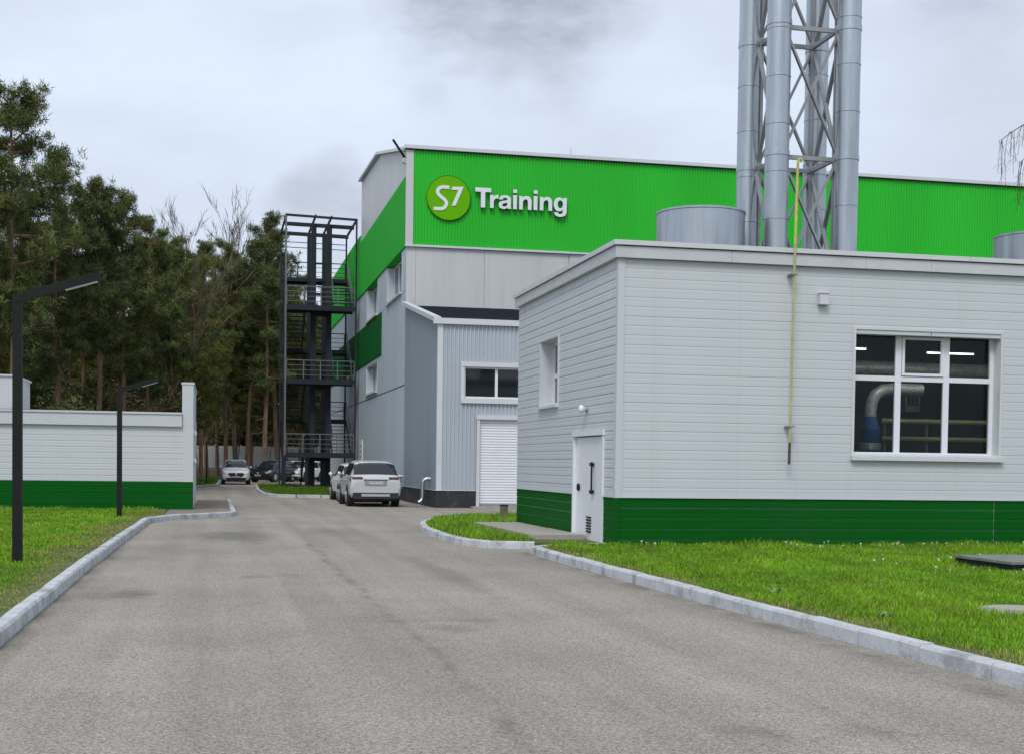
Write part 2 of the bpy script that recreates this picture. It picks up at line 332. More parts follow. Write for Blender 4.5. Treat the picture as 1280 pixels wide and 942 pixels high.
def kerb(name, pts, label_unused=None, width=.15, h=.14, step=1.0, closed=False):
    """kerb of separate blocks, pts run along the road-side edge; body lies to the left of the walking direction"""
    root = bpy.data.objects.new(name, None); COL.objects.link(root); root['kind'] = 'structure'
    root.location = (pts[0][0], pts[0][1], 0)
    P = [Vector((p[0], p[1], 0)) for p in pts]
    # resample
    L = [0]
    for a, b in zip(P, P[1:]): L.append(L[-1]+(b-a).length)
    n = max(1, round(L[-1]/step))
    def at(s):
        for i in range(len(P)-1):
            if s <= L[i+1]+1e-6: return P[i].lerp(P[i+1], (s-L[i])/(L[i+1]-L[i]))
        return P[-1]
    cuts = sorted(set([round(L[-1]*k/n, 3) for k in range(n+1)]))
    for a, b in zip(cuts, cuts[1:]):
        p, q = at(a), at(b); d = (q-p).normalized(); nrm = Vector((-d.y, d.x, 0)); gap = d*.008
        jit = random.uniform(-.006, .006)
        ha, hb = h+random.uniform(-.006, .006), h+random.uniform(-.006, .006)
        p2, q2 = p+gap+nrm*jit, q-gap+nrm*jit
        m = MB(); w = width
        sec = [(0, -.1), (0, .0), (.012, None), (.03, None), (w, None), (w, -.1)]
        vs = []
        for (c, hh) in ((p2, ha), (q2, hb)):
            vs += [c+nrm*0+Vector((0,0,-.12)), c+nrm*.008+Vector((0,0,hh-.025)), c+nrm*.028+Vector((0,0,hh)), c+nrm*(w-.01)+Vector((0,0,hh)), c+nrm*w+Vector((0,0,hh-.012)), c+nrm*w+Vector((0,0,-.12))]
        m.add(vs, [(0,1,2,3,4,5),(11,10,9,8,7,6)]+[(i+6, (i+1) % 6+6, (i+1) % 6, i) for i in range(6)])
        m.build('kerb_block', CONC, root)
    return root
def arc(cx, cy, r, a0, a1, n=6): return [(cx+r*math.cos(R(a0+(a1-a0)*k/n)), cy+r*math.sin(R(a0+(a1-a0)*k/n))) for k in range(n+1)]
# left verge kerb, bend and short return
kerb('kerb', [(-1.72, 4), (-1.70, 20), (-1.55, 34.2), (-1.35, 35.4), (-.9, 36.6), (.5, 38.6), (.62, 39.2), (.60, 51.5)])
# right lawn kerb (walk from its rounded tip towards the camera so that the body lies on the lawn side)
kerb('kerb', [(7.0, 24.2), (6.2, 23.95), (5.72, 23.75), (5.42, 23.3), (5.34, 22.6), (5.36, 20.5), (5.45, 14), (5.62, 8.7), (5.72, 4)])
# island kerb by the boiler house door
kerb('kerb', [(9.2, 39.0), (8.0, 38.4), (6.6, 37.2), (5.5, 35.3), (4.85, 32.8), (4.55, 30.2), (4.48, 27.5), (4.55, 25.7), (4.72, 24.85), (5.1, 24.5), (5.75, 24.38)], step=.9)
# stair tower island, far left verge
kerb('kerb', [(7.5, 59.0), (4.4, 59.1), (3.2, 59.4), (2.55, 60.3), (2.3, 62.5), (2.25, 70), (2.5, 83)])
kerb('kerb', [(.42, 101), (.36, 92), (.25, 85.4), (-.2, 83.2), (-1.15, 79.6), (-6, 74.4)][::-1])
# lawns
def lawn(name, poly, z=.115):
    g = MB(); g.prism(poly, -.1, z); return tag(g.build(name, SOIL), kind='structure')
lawn('lawn', [(-14, 4), (-1.86, 4), (-1.84, 20), (-1.69, 34.2), (-1.48, 35.5), (-1.3, 36.3), (-1.3, 40.8), (-14, 40.8)])
lawn('lawn', [(6.98, 24.08), (6.25, 23.8), (5.8, 23.6), (5.56, 23.2), (5.48, 22.6), (5.5, 20.5), (5.59, 14), (5.76, 8.7), (5.86, 4), (30, 4), (30, 24.08)])
lawn('lawn', [(9.2, 38.85), (8.05, 38.27), (6.7, 37.1), (5.63, 35.25), (4.99, 32.8), (4.69, 30.2), (4.62, 27.5), (4.69, 25.75), (4.84, 24.95), (5.15, 24.64), (5.75, 24.52), (7.4, 24.52), (7.4, 31.9), (12, 31.9), (12, 38.85)])
lawn('lawn', [(7.5, 59.15), (4.4, 59.24), (3.3, 59.53), (2.69, 60.4), (2.44, 62.5), (2.39, 70), (2.6, 83), (7.5, 83)])
lawn('lawn', [(.28, 101), (.22, 92), (.11, 85.5), (-.3, 83.4), (-1.2, 79.75), (-6, 74.5), (-40, 74.5), (-40, 125), (.3, 125)])
g = MB(); g.prism([(-1.28, 36.35), (-.98, 36.72), (.38, 38.7), (.47, 39.2), (.45, 51.5), (-.6, 51.5), (-.6, 40.9), (-1.28, 40.9)], -.1, .118); tag(g.build('pavement', PAVE), kind='structure')

# ------------------------------------------------------------------ siding and corrugation builders
_bc = {}
def board_mesh(L, h, m, amp=1.0):
    k = (round(L, 3), round(h, 4), m.name, amp)
    if k not in _bc:
        pr = [(0, .001), (-.016*amp, .004), (-.020*amp, .014), (-.020*amp, h*.34), (-.015*amp, h*.55), (-.017*amp, h*.78), (-.010*amp, h-.012), (0, h-.001)]
        n = len(pr); vs = [(0, y, z) for y, z in pr]+[(L, y, z) for y, z in pr]
        fs = [(i, i+n, i+1+n, i+1) for i in range(n-1)]+[tuple(range(n)), tuple(range(n, 2*n))[::-1]]
        _bc[k] = MB().add(vs, fs).mesh('siding_board')
    return _bc[k]
def siding(parent, face, a0, a1, z0, n, h, m, holes=(), amp=1.0):
    """courses of siding boards. face=('front',Y): a is X; face=('left',X): a is Y"""
    kind, c = face
    for i in range(n):
        za = z0+i*h; segs = [(a0, a1)]
        for (h0, h1, hz0, hz1) in holes:
            if za+h*.5 > hz0 and za+h*.5 < hz1:
                ns = []
                for s0, s1 in segs:
                    if h0 > s0: ns.append((s0, min(s1, h0)))
                    if h1 < s1: ns.append((max(s0, h1), s1))
                segs = [s for s in ns if s[1]-s[0] > .01]
        for s0, s1 in segs:
            o = obj('siding_board', board_mesh(s1-s0, h, m, amp), m)
            j = random.uniform(-.0015, .0015)
            if kind == 'front': o.location = (s0, c+j, za)
            else: o.location = (c+j, s1, za); o.rotation_euler = (0, 0, -math.pi/2)
            o.parent = parent; o.matrix_parent_inverse = world_of(parent).inverted()
def corrugated(name, m, parent, x0, x1, Y, z0, z1, pitch, depth, flat=.35):
    """vertical trapezoidal ribs facing -Y"""
    def dep(x):
        t = (x % pitch)/pitch
        if t < flat: return 0.
        if t < .5: return -depth*(t-flat)/(.5-flat)
        if t < .5+flat: return -depth
        return -depth*(1-(t-.5-flat)/(.5-flat))
    br = []
    for i in range(int(x0/pitch)-1, int(x1/pitch)+2): br += [i*pitch+pitch*f for f in (0, flat, .5, .5+flat)]
    pts = [(x, dep(x+1e-7)) for x in [x0]+[q for q in br if x0+1e-4 < q < x1-1e-4]+[x1]]; k = len(pts)
    me = MB().add([(x, Y+d, z0) for x, d in pts]+[(x, Y+d, z1) for x, d in pts], [(i, i+1, i+1+k, i+k) for i in range(k-1)])
    return me.build(name, m, parent)

# ------------------------------------------------------------------ boiler house
BX, BY, BX1, BY1, BT = 7.06, 23.60, 24.0, 31.8, 5.25
bh = thing('boiler_house', 'low white-sided boiler house with dark green base band beside the road', 'building', (BX, BY, 0))
WX0, WX1, WZ0, WZ1 = 11.66, 14.66, 1.80, 4.14       # front window opening
LY0, LY1, LZ0, LZ1 = 27.92, 29.5, 2.84, 4.24        # side window opening
DY0, DY1, DZ0, DZ1 = 24.42, 26.5, .06, 2.12         # door opening
w = MB(); th = .28
w.box(BX, WX0, BY, BY+th, -.2, BT); w.box(WX1, BX1, BY, BY+th, -.2, BT); w.box(WX0, WX1, BY, BY+th, -.2, WZ0); w.box(WX0, WX1, BY, BY+th, WZ1, BT)
ya = BY+th
w.box(BX, BX+th, ya, DY0, -.2, BT); w.box(BX, BX+th, DY0, DY1, DZ1, BT); w.box(BX, BX+th, DY1, LY0, -.2, BT); w.box(BX, BX+th, LY0, LY1, -.2, LZ0); w.box(BX, BX+th, LY0, LY1, LZ1, BT); w.box(BX, BX+th, LY1, BY1, -.2, BT)
w.box(BX+th, BX1, BY1-th, BY1, -.2, BT); w.box(BX1-th, BX1, ya, BY1-th, -.2, BT)
wall = w.build('wall', TRIM, bh)
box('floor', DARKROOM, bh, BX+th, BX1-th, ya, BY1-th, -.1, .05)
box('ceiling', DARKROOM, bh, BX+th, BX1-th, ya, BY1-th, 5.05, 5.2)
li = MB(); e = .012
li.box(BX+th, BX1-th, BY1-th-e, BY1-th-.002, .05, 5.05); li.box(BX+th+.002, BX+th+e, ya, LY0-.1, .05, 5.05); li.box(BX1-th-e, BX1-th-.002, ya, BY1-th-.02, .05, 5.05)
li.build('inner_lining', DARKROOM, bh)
hB = (5.25-.99)/25
HF = [(WX0, WX1, WZ0, WZ1)]; HL = [(LY0, LY1, LZ0, LZ1), (DY0, DY1, 0, DZ1)]
siding(bh, ('front', BY), BX+.10, 13.20, .99, 25, hB, WHITE, HF, .30)
siding(bh, ('front', BY), 13.215, BX1, .99, 25, hB, WHITE, HF, .30)
siding(bh, ('front', BY), BX+.06, 14.6, .99-5.6*hB, 5, hB*1.12, DGREEN, (), .6)
siding(bh, ('front', BY), 14.61, BX1, .99-5.6*hB, 5, hB*1.12, DGREEN, (), .6)
siding(bh, ('left', BX), BY+.10, 31.1, .99, 25, hB, WHITE, HL, .7)
siding(bh, ('left', BX), 31.12, BY1, .99, 25, hB, WHITE, HL, .7)
siding(bh, ('left', BX), BY+.06, BY1, .99-5.6*hB, 5, hB*1.12, DGREEN, HL, .5)
cp = MB(); cp.box(BX-.028, BX+.10, BY-.028, BY+.098, .992, BT-.002); cp.build('corner_trim', WHITE, bh)
cp = MB(); cp.box(BX-.030, BX+.06, BY-.030, BY+.058, -.1, .988); cp.build('corner_trim', DGREEN, bh)
fl = MB(); fl.box(BX-.033, BX1, BY-.033, BY-.004, .978, .991); fl.build('drip_flashing', TRIM, bh)
fl = MB(); fl.box(BX-.034, BX-.004, DY1+.06, BY1, .978, .991); fl.box(BX-.034, BX-.004, BY-.03, DY0-.06, .978, .991); fl.build('drip_flashing', TRIM, bh)
# fascia in lengths, coping above
fx = [BX-.10, 9.15, 11.79, 13.12, 15.9, 18.6, 21.3, BX1+.1]
for a, b in zip(fx, fx[1:]): box('fascia_panel', FASCIA, bh, a+.003, b-.003, BY-.10, BY+.02, 5.255, 5.455)
fy = [BY-.10, 26.0, 28.6, BY1+.1]
for k, (a, b) in enumerate(zip(fy, fy[1:])): box('fascia_panel', FASCIA, bh, BX-.10, BX+.02, (BY+.023 if k == 0 else a)+.003, b-.003, 5.255, 5.455)
cx = [BX-.14, 10.2, 13.9, 17.6, 21.0, BX1+.14]
for a, b in zip(cx, cx[1:]): box('coping', TRIM, bh, a+.002, b-.002, BY-.14, BY+.25, 5.475, 5.56)
box('coping', TRIM, bh, BX-.14, BX+.25, BY+.253, BY1+.14, 5.475, 5.56)
box('roof', ROOFD, bh, BX+.03, BX1-.02, BY+.03, BY1, 5.21, 5.47)
box('parapet', FASCIA, bh, BX+.25, BX1+.1, BY1-.2, BY1+.1, 5.472, 5.55)
# front window
wy = BY+.22
box('window_sill', TRIM, bh, WX0-.06, WX1+.08, BY-.10, wy+.06, WZ0-.085, WZ0-.005)
rv = MB(); rv.box(WX0-.05, WX0-.001, BY-.026, wy, WZ0, WZ1+.05); rv.box(WX1+.001, WX1+.05, BY-.026, wy, WZ0, WZ1+.05); rv.box(WX0-.001, WX1+.001, BY-.026, wy, WZ1+.001, WZ1+.05); rv.build('window_reveal', TRIM, bh)
def window(parent, face, a0, a1, z0, z1, plane, vm, hm, fwid=.075, casements=(), glassm=GLASS, framem=None, dep=.07, name='window'):
    """frame with mullions, one pane per light. vm: vertical mullion centres, hm: transom heights"""
    framem = framem or SIGNW
    kind = face
    def bx(mb, p0, p1, q0, q1, d0, d1):
        if kind == 'front': mb.box(p0, p1, plane+d0, plane+d1, q0, q1)
        else: mb.box(plane+d0, plane+d1, p0, p1, q0, q1)
    f = MB()
    bx(f, a0, a0+fwid, z0, z1, 0, dep); bx(f, a1-fwid, a1, z0, z1, 0, dep)
    bx(f, a0+fwid, a1-fwid, z0, z0+fwid, 0, dep); bx(f, a0+fwid, a1-fwid, z1-fwid, z1, 0, dep)
    W = f.build(name, framem, parent)
    xsn = [a0+fwid]+[v for v in vm]+[a1-fwid]; zsn = [z0+fwid]+list(hm)+[z1-fwid]; hw = fwid*.8
    for v in vm:
        q = MB(); bx(q, v-hw, v+hw, z0+fwid, z1-fwid, .004, dep-.004); q.build('mullion', framem, W)
    for i in range(len(xsn)-1):
        l = xsn[i]+(hw if i else 0); r_ = xsn[i+1]-(hw if i < len(xsn)-2 else 0)
        for t in hm:
            q = MB(); bx(q, l, r_, t-hw*.8, t+hw*.8, .008, dep-.008); q.build('transom', framem, W)
        for j in range(len(zsn)-1):
            b = zsn[j]+(hw*.8 if j else 0); tp = zsn[j+1]-(hw*.8 if j < len(zsn)-2 else 0)
            if (i, j) in casements:
                q = MB(); cw = .05
                bx(q, l+.012, l+.012+cw, b+.012, tp-.012, -.014, .04); bx(q, r_-.012-cw, r_-.012, b+.012, tp-.012, -.014, .04)
                bx(q, l+.012+cw, r_-.012-cw, b+.012, b+.012+cw, -.014, .04); bx(q, l+.012+cw, r_-.012-cw, tp-.012-cw, tp-.012, -.014, .04); q.build('casement', framem, W)
            q = MB(); bx(q, l, r_, b, tp, dep*.5, dep*.5+.012); q.build('pane', glassm, W)
    return W
window(bh, 'front', WX0, WX1, WZ0, WZ1, wy, [12.66, 13.665], [3.265], casements=[(1, 1)])
rv = MB(); rv.box(BX-.034, BX+.27, LY0-.05, LY0-.001, LZ0-.02, LZ1+.05); rv.box(BX-.034, BX+.27, LY1+.001, LY1+.05, LZ0-.02, LZ1+.05); rv.box(BX-.034, BX+.27, LY0-.001, LY1+.001, LZ1+.001, LZ1+.05); rv.build('window_reveal', TRIM, bh)
box('window_sill', TRIM, bh, BX-.09, BX+.29, LY0-.06, LY1+.06, LZ0-.07, LZ0-.021)
window(bh, 'left', LY0, LY1, LZ0-.018, LZ1, BX+.27, [], [3.50], glassm=GLASS)
# door
d = MB(); d.box(BX+.02, BX+.07, DY0+.02, 26.02, DZ0+.03, DZ1-.02); door = d.build('door', SIGNW, bh)
d = MB(); d.box(BX+.03, BX+.075, 26.06, DY1-.02, DZ0+.03, DZ1-.02); d.build('side_panel', SIGNW, bh)
fr = MB(); fr.box(BX-.04, BX+.1, DY0-.05, DY0+.015, -.05, DZ1); fr.box(BX-.04, BX+.1, DY1-.015, DY1+.05, -.05, DZ1); fr.box(BX-.05, BX+.1, DY0-.08, DY1+.08, DZ1+.002, DZ1+.10); fr.build('door_frame', SIGNW, bh)
box('door_back', DARKROOM, bh, BX+.11, BX+.2, DY0, DY1, -.05, DZ1)
h = MB(); h.box(BX-.05, BX-.025, 25.10, 25.14, 1.0, 1.62); h.box(BX-.05, BX+.018, 25.14, 25.24, 1.54, 1.60); h.box(BX-.05, BX+.018, 25.14, 25.24, 1.02, 1.08); h.build('handle', BLACK, door)
h = MB(); h.lathe((BX+.018, 26.24, 1.12), [(.0, -.03), (.07, -.03), (.075, .0)], 12, 'x'); h.build('lock', BLACK, bh)
for k in range(6): box('louvre', BLACK, door, BX+.0, BX+.018, 25.30, 25.62, .26+k*.055, .29+k*.055)
box('threshold', CONC, bh, BX-.12, BX-.03, DY0-.1, DY1+.1, -.05, .10)
# wall lamp and vent
lamp = thing('wall_lamp', 'small round wall lamp on the siding above the white door', 'lamp', (BX-.02, 25.58, 2.62))
m = MB(); m.lathe((BX-.05, 25.58, 2.64), [(.05, -.0), (.06, .03)], 12, 'x'); m.build('bracket', TRUSS, lamp)
m = MB(); m.lathe((BX-.13, 25.58, 2.64), [(.01, -.06), (.06, -.05), (.085, 0), (.06, .05), (.03, .08)], 14, 'x'); m.build('lamp_glass', SIGNW, lamp, True)
vb = thing('vent_hood', 'small white vent hood high on the boiler house front', 'vent', (10.97, BY-.03, 4.55))
m = MB(); m.box(10.88, 11.06, BY-.12, BY-.021, 4.58, 4.76); m.build('hood', TRIM, vb)
box('lip', FASCIA, vb, 10.87, 11.07, BY-.135, BY-.02, 4.762, 4.775); box('lip', FASCIA, vb, 10.87, 11.07, BY-.13, BY-.022, 4.56, 4.578)
# boiler room fittings
for k, (x, y, z, L) in enumerate(((14.5, 30.0, 4.37, 1.2), (17.3, 30.0, 4.33, 1.25), (13.6, 25.3, 4.9, 1.4), (16.6, 25.3, 4.9, 1.4))):  # last two strips are out of view, added to brighten the interior
    t = thing('ceiling_light', ['fluorescent strip lit inside behind the left upper pane', 'fluorescent strip lit inside behind the middle and right upper panes', 'added unseen strip light on the ceiling above the blue burner', 'added unseen strip light on the ceiling above the pipe rack'][k], 'light', (x, y, z), 0, 'strip lights in the boiler room')
    m = MB(); m.box(x-L/2, x+L/2, y-.05, y+.05, z+.03, z+.06); m.build('housing', TRIM, t)
    m = MB(); m.box(x-L/2+.02, x+L/2-.02, y-.03, y+.03, z+.004, z+.028); m.build('tube', TUBE if k < 2 else ADDED_TUBE, t)
du = thing('flue_duct', 'shiny silver duct bending over the blue burner behind the window', 'duct', (13.72, 27, .05))
m = MB(); m.path([(13.72, 27, 2.6), (13.72, 27, 2.8), (13.75, 27, 3.0), (13.84, 27, 3.15), (14.0, 27, 3.24), (14.25, 27, 3.27), (14.9, 27, 3.27)], .13, 14); m.build('elbow', DUCT, du, True)
m = MB(); m.lathe((13.72, 27, .05), [(.20, 0), (.20, 2.3), (.21, 2.32), (.21, 2.38), (.16, 2.5), (.135, 2.62)], 18); m.build('burner_body', BLUEB, du, True)
m = MB(); m.lathe((13.72, 27, 1.95), [(.21, 0), (.24, .02), (.24, .14), (.21, .16)], 18); m.build('flange', CHROME, du)
m = MB(); m.path([(10.5, 29.2, 3.88), (21, 29.0, 3.84)], .17, 14); tag(m.build('overhead_duct', DUCT, None, True), 'long silver duct running high across the boiler room', 'duct')
pp = thing('pipe_rack', 'dull yellow pipes on a rack low inside the boiler room', 'pipes', (16, 28, .05))
for z in (2.24, 2.63): m = MB(); m.path([(14.5, 28, z), (20.5, 28, z)], .05, 8); m.build('pipe', PIPEY, pp)
for x in (14.62, 15.65, 17.6): m = MB(); m.path([(x, 28.08, .05), (x, 28.08, 2.7)], .035, 8); m.build('upright', TRUSS, pp)
ep = thing('control_cabinet', 'small pale control cabinet on the back wall of the boiler room', 'cabinet', (17.0, 31.4, 2.6))
box('case', FASCIA, ep, 16.85, 17.25, 31.3, 31.5, 3.0, 3.5)
for k in range(3): box('gauge', PLINTH, ep, 16.90+k*.11, 16.97+k*.11, 31.285, 31.299, 3.15, 3.4)

# gas vent pipe on the facade
gp = thing('vent_pipe', 'slim yellow gas vent pipe rising up the front wall past the roof', 'pipe', (10.32, BY-.17, 1.65))
m = MB(); m.path([(10.30, BY-.2, 1.68), (10.32, BY-.2, 5.0), (10.33, BY-.2, 5.62)], .022, 8); m.build('lower_pipe', mat('faded_yellow_pipe', (.44, .40, .20), .6, var=.2, scale=5, dirt=(.25, .2, .1), dirt_amt=.5, dirt_scale=3), gp, True)
m = MB(); m.path([(10.33, BY-.2, 5.6), (10.35, BY-.2, 7.10), (10.365, BY-.2, 7.15), (10.39, BY-.2, 7.165), (10.415, BY-.2, 7.15), (10.42, BY-.2, 7.11)], .027, 8); m.build('upper_pipe', YELLOW, gp, True)
m = MB(); m.path([(10.295, BY-.2, 1.62), (10.298, BY-.2, 2.02)], .026, 8); m.build('valve', mat('brown_sleeve', (.07, .055, .03), .7), gp)
for z in (2.3, 5.06):
    m = MB(); m.box(10.26, 10.38, BY-.24, BY-.02, z, z+.03); m.build('clamp', TRUSS, gp)

# ------------------------------------------------------------------ chimney tower on the roof
ct = thing('chimney_tower', 'tall lattice steel tower with four galvanised flues behind the boiler house parapet', 'chimney', (12.45, 28.21, 5.45))
CX, CY, HS, FS, ZT = 12.44, 28.21, .60, .80, 24.0
corn = [(-1,-1),(1,-1),(1,1),(-1,1)]
for sx, sy in corn:
    prof = [(.255, 5.47)]; z = 5.9+.18*(sx+1)+.1*sy
    r0 = .255
    while z < ZT:
        prof += [(r0, z), (r0+.010, z+.006), (r0+.010, z+.028), (r0, z+.034)]; z += 1.0
    prof.append((r0, ZT))
    m = MB(); m.lathe((CX+sx*FS, CY+sy*FS, 0), prof, 28); m.build('flue', GALV, ct, True)
for sx, sy in corn:
    m = MB(); m.box(CX+sx*HS-.03, CX+sx*HS+.03, CY+sy*HS-.03, CY+sy*HS+.03, 5.47, ZT-1); m.build('leg', TRUSS, ct)
rz = [5.5, 8.2, 10.95, 13.7, 16.45, 19.2, 21.95]
for i, z in enumerate(rz):
    for k in range(4):
        a, b = corn[k], corn[(k+1) % 4]
        pa = Vector((CX+a[0]*HS, CY+a[1]*HS, z)); pb = Vector((CX+b[0]*HS, CY+b[1]*HS, z))
        if i: m = MB(); m.beam(pa, pb, .07, .09); m.build('ring_beam', TRUSS, ct)
        if i < len(rz)-1:
            z2 = rz[i+1]; off = Vector((a[0]+b[0], a[1]+b[1], 0)).normalized()*.05
            m = MB(); m.beam(pa+off+Vector((0,0,.12)), Vector((pb.x, pb.y, z2-.12))+off, .085, .045); m.build('brace', TRUSS, ct)
            m = MB(); m.beam(pb+off*1.9+Vector((0,0,.12)), Vector((pa.x, pa.y, z2-.12))+off*1.9, .085, .045); m.build('brace', TRUSS, ct)
    if i:
        for a in corn:   # gusset and flue bracket
            pa = Vector((CX+a[0]*HS, CY+a[1]*HS, z)); pf = Vector((CX+a[0]*FS, CY+a[1]*FS, z))
            m = MB(); m.beam(pa, pa.lerp(pf, .5), .11, .26); m.build('flue_bracket', TRUSS, ct)
            m = MB(); m.lathe((pf.x, pf.y, z-.06), [(.262, 0), (.268, .005), (.268, .115), (.262, .12)], 28); m.build('clamp_band', GALV, ct, True)
# short drums
dm = thing('roof_drum', 'wide galvanised drum on the roof left of the flues', 'tank', (9.95, 27.6, 5.47))
m = MB(); m.lathe((10.03, 27.6, 0), [(.93, 5.47), (.93, 6.85), (.945, 6.86), (.945, 6.90), (.90, 6.90), (.6, 6.94), (.05, 6.97)], 40); m.build('shell', GALV, dm, True)
dm = thing('roof_drum', 'galvanised drum on the roof cut by the right edge', 'tank', (18.4, 28, 5.47))
m = MB(); m.lathe((18.35, 28.2, 0), [(.93, 5.47), (.93, 6.85), (.945, 6.86), (.945, 6.90), (.90, 6.90), (.6, 6.94), (.05, 6.97)], 40); m.build('shell', GALV, dm, True)

# ------------------------------------------------------------------ main hall
MX, MY = 7.66, 56.0
mh = thing('training_hall', 'tall hall with bright green upper facade and pale grey panels', 'building', (MX, MY, 0))
MX1 = 48
prof = [(MY, 0), (MY, 14.35), (65.8, 16.25), (74.1, 16.6), (74.1, 0)]
m = MB(); m.add([(x, y, z) for x in (MX+.45, MX1) for y, z in prof], [(0,1,2,3,4), (9,8,7,6,5)]+[(i+5, (i+1) % 5+5, (i+1) % 5, i) for i in range(5)]); m.build('wall', PALE, mh)
box('rear_wing', PALE, mh, MX+.45, MX1, 74.15, 93.0, 0, 13.7)
# left face panels (X = MX), windows cut between
def lp(name, mt, y0, y1, z0, z1, d=0.0, zz=None):
    if zz: # sloping tops
        me = MB().add([(MX+d, y0, z0), (MX+d, y1, z0), (MX+d, y1, zz[1]), (MX+d, y0, zz[0]), (MX+.447, y0, z0), (MX+.447, y1, z0), (MX+.447, y1, zz[1]), (MX+.447, y0, zz[0])],
                       [(0,1,2,3), (7,6,5,4), (0,4,5,1), (1,5,6,2), (2,6,7,3), (3,7,4,0)])
        return me.build(name, mt, mh)
    return box(name, mt, mh, MX+d, MX+.447, y0, y1, z0, z1)
for y0, y1 in ((56.02, 62), (62.02, 68), (68.02, 74.1)):
    lp('wall_panel', BLUEGREY, y0, y1-.01, .5, 4.74)
lp('wall_panel', BLUEGREY, 74.16, 93, .5, 4.74)
lp('wall_panel', BLUEGREY, 56.02, 64.4, 4.80, 8.62); lp('wall_panel', BLUEGREY, 64.42, 65.9, 4.80, 6.6); lp('wall_panel', BLUEGREY, 71.0, 93, 4.8, 6.6)
lp('wall_panel', BLUEGREY, 65.91, 70.99, 6.42, 6.6); lp('wall_panel', BLUEGREY, 65.91, 70.99, 4.8, 4.95)
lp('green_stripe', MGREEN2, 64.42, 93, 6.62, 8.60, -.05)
lp('wall_panel', BLUEGREY, 56.02, 57.3, 8.64, 10.42); lp('wall_panel', BLUEGREY, 62.6, 66.0, 8.64, 10.42); lp('wall_panel', BLUEGREY, 71.0, 93, 8.64, 10.42)
box('seam', PLINTH, mh, MX+.1, MX+.447, 56.02, 93, 4.745, 4.795)
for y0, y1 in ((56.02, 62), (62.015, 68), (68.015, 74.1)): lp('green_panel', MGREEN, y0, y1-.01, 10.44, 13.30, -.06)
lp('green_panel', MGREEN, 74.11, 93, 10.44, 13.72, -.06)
lp('gable_panel', PALE, 56.02, 65.8, 13.32, 14.3, -.0, (14.33, 16.22)); lp('gable_panel', PALE, 65.82, 74.1, 13.32, 16.0, 0, (16.24, 16.57))
def lwin(y0, y1, z0, z1, vm):
    window(mh, 'left', y0, y1, z0, z1, MX+.30, vm, [], fwid=.09, glassm=DARKGL, framem=SIGNW, dep=.09)
    m = MB(); m.box(MX-.12, MX+.3, y0-.05, y1+.05, z0-.09, z0-.005); m.build('window_sill', TRIM, mh)
    box('window_reveal', BLUEGREY, mh, MX-.02, MX+.3, y1+.002, y1+.14, z0, z1); box('window_reveal', BLUEGREY, mh, MX-.02, MX+.3, y0-.14, y0-.002, z0, z1)
lwin(57.42, 62.45, 8.72, 10.40, [59.0, 60.8])
lwin(66.12, 70.85, 8.72, 10.40, [67.6, 69.3])
lwin(66.05, 70.85, 5.03, 6.40, [67.6, 69.3])
box('plinth', PLINTH, mh, MX-.04, MX+.447, 56.0, 93, 0, .48)
# front
corrugated('green_cladding', LIME, mh, MX+.24, MX1, MY-.06, 10.48, 14.32, .125, .035)
box('corner_trim', PALE, mh, MX-.07, MX+.235, MY-.10, MY+.015, 10.40, 14.32)
box('corner_trim', PALE, mh, MX-.02, MX+.36, MY-.03, MY+.015, 7.5, 10.39)
for a, b in ((MX+.37, 10.9), (10.91, 14.5), (14.53, 18.4), (18.41, 23), (23.01, 30)): box('front_panel', PALE, mh, a, b-.005, MY-.035, MY-.002, .5, 10.38)
box('band_trim', TRIM, mh, MX-.09, 14.55, MY-.16, MY-.002, 10.395, 10.475); box('band_trim', TRIM, mh, 14.56, MX1, MY-.14, MY-.002, 10.40, 10.47)
box('coping', TRIM, mh, MX-.15, MX1, MY-.22, MY+.5, 14.36, 14.50)
box('drip_edge', PLINTH, mh, MX-.10, MX1, MY-.17, MY-.003, 14.325, 14.355)
m = MB()
for (ya_, za_), (yb_, zb_) in (((MY+.5, 14.45), (65.8, 16.28)), ((65.8, 16.28), (74.15, 16.63))):
    m.beam((MX-.05, ya_, za_+.03), (MX-.05, yb_, zb_+.03), .3, .12)
m.build('verge_trim', TRIM, mh)
# notice strip near the wall foot
nb = thing('notice_board', 'narrow white notice board on the hall wall above the parked cars', 'sign', (MX-.03, 72.9, 1.6))
m = MB(); m.box(MX-.05, MX-.005, 72.3, 73.6, 1.3, 2.75); m.build('board', SIGNW, nb)
for k in range(4): box('printed_line', TRUSS, nb, MX-.056, MX-.051, 72.5, 73.4, 1.55+k*.28, 1.62+k*.28)
# floodlight arm
fa = thing('floodlight', 'slanted floodlight arm fixed at the top of the pale gable', 'light', (MX-.05, 56.6, 14.1))
m = MB(); m.beam((7.68, 56.6, 14.05), (7.08, 56.3, 14.78), .07); m.build('arm', BLACK, fa)
m = MB(); m.lathe((7.62, 56.5, 13.98), [(.03, -.12), (.12, -.1), (.13, .06), (.05, .1)], 12, 'y'); m.build('lamp_head', FASCIA, fa)
for x, y, z in ((MX+.2, 72, 16.6), (14.6, MY+.2, 14.5)):
    m = MB(); m.path([(x, y, z-.05), (x, y, z+.4)], .014, 5); tag(m.build('lightning_rod', TRUSS), 'thin rod standing on the gable roof edge' if y > 60 else 'thin rod standing on the green facade coping', 'rod')
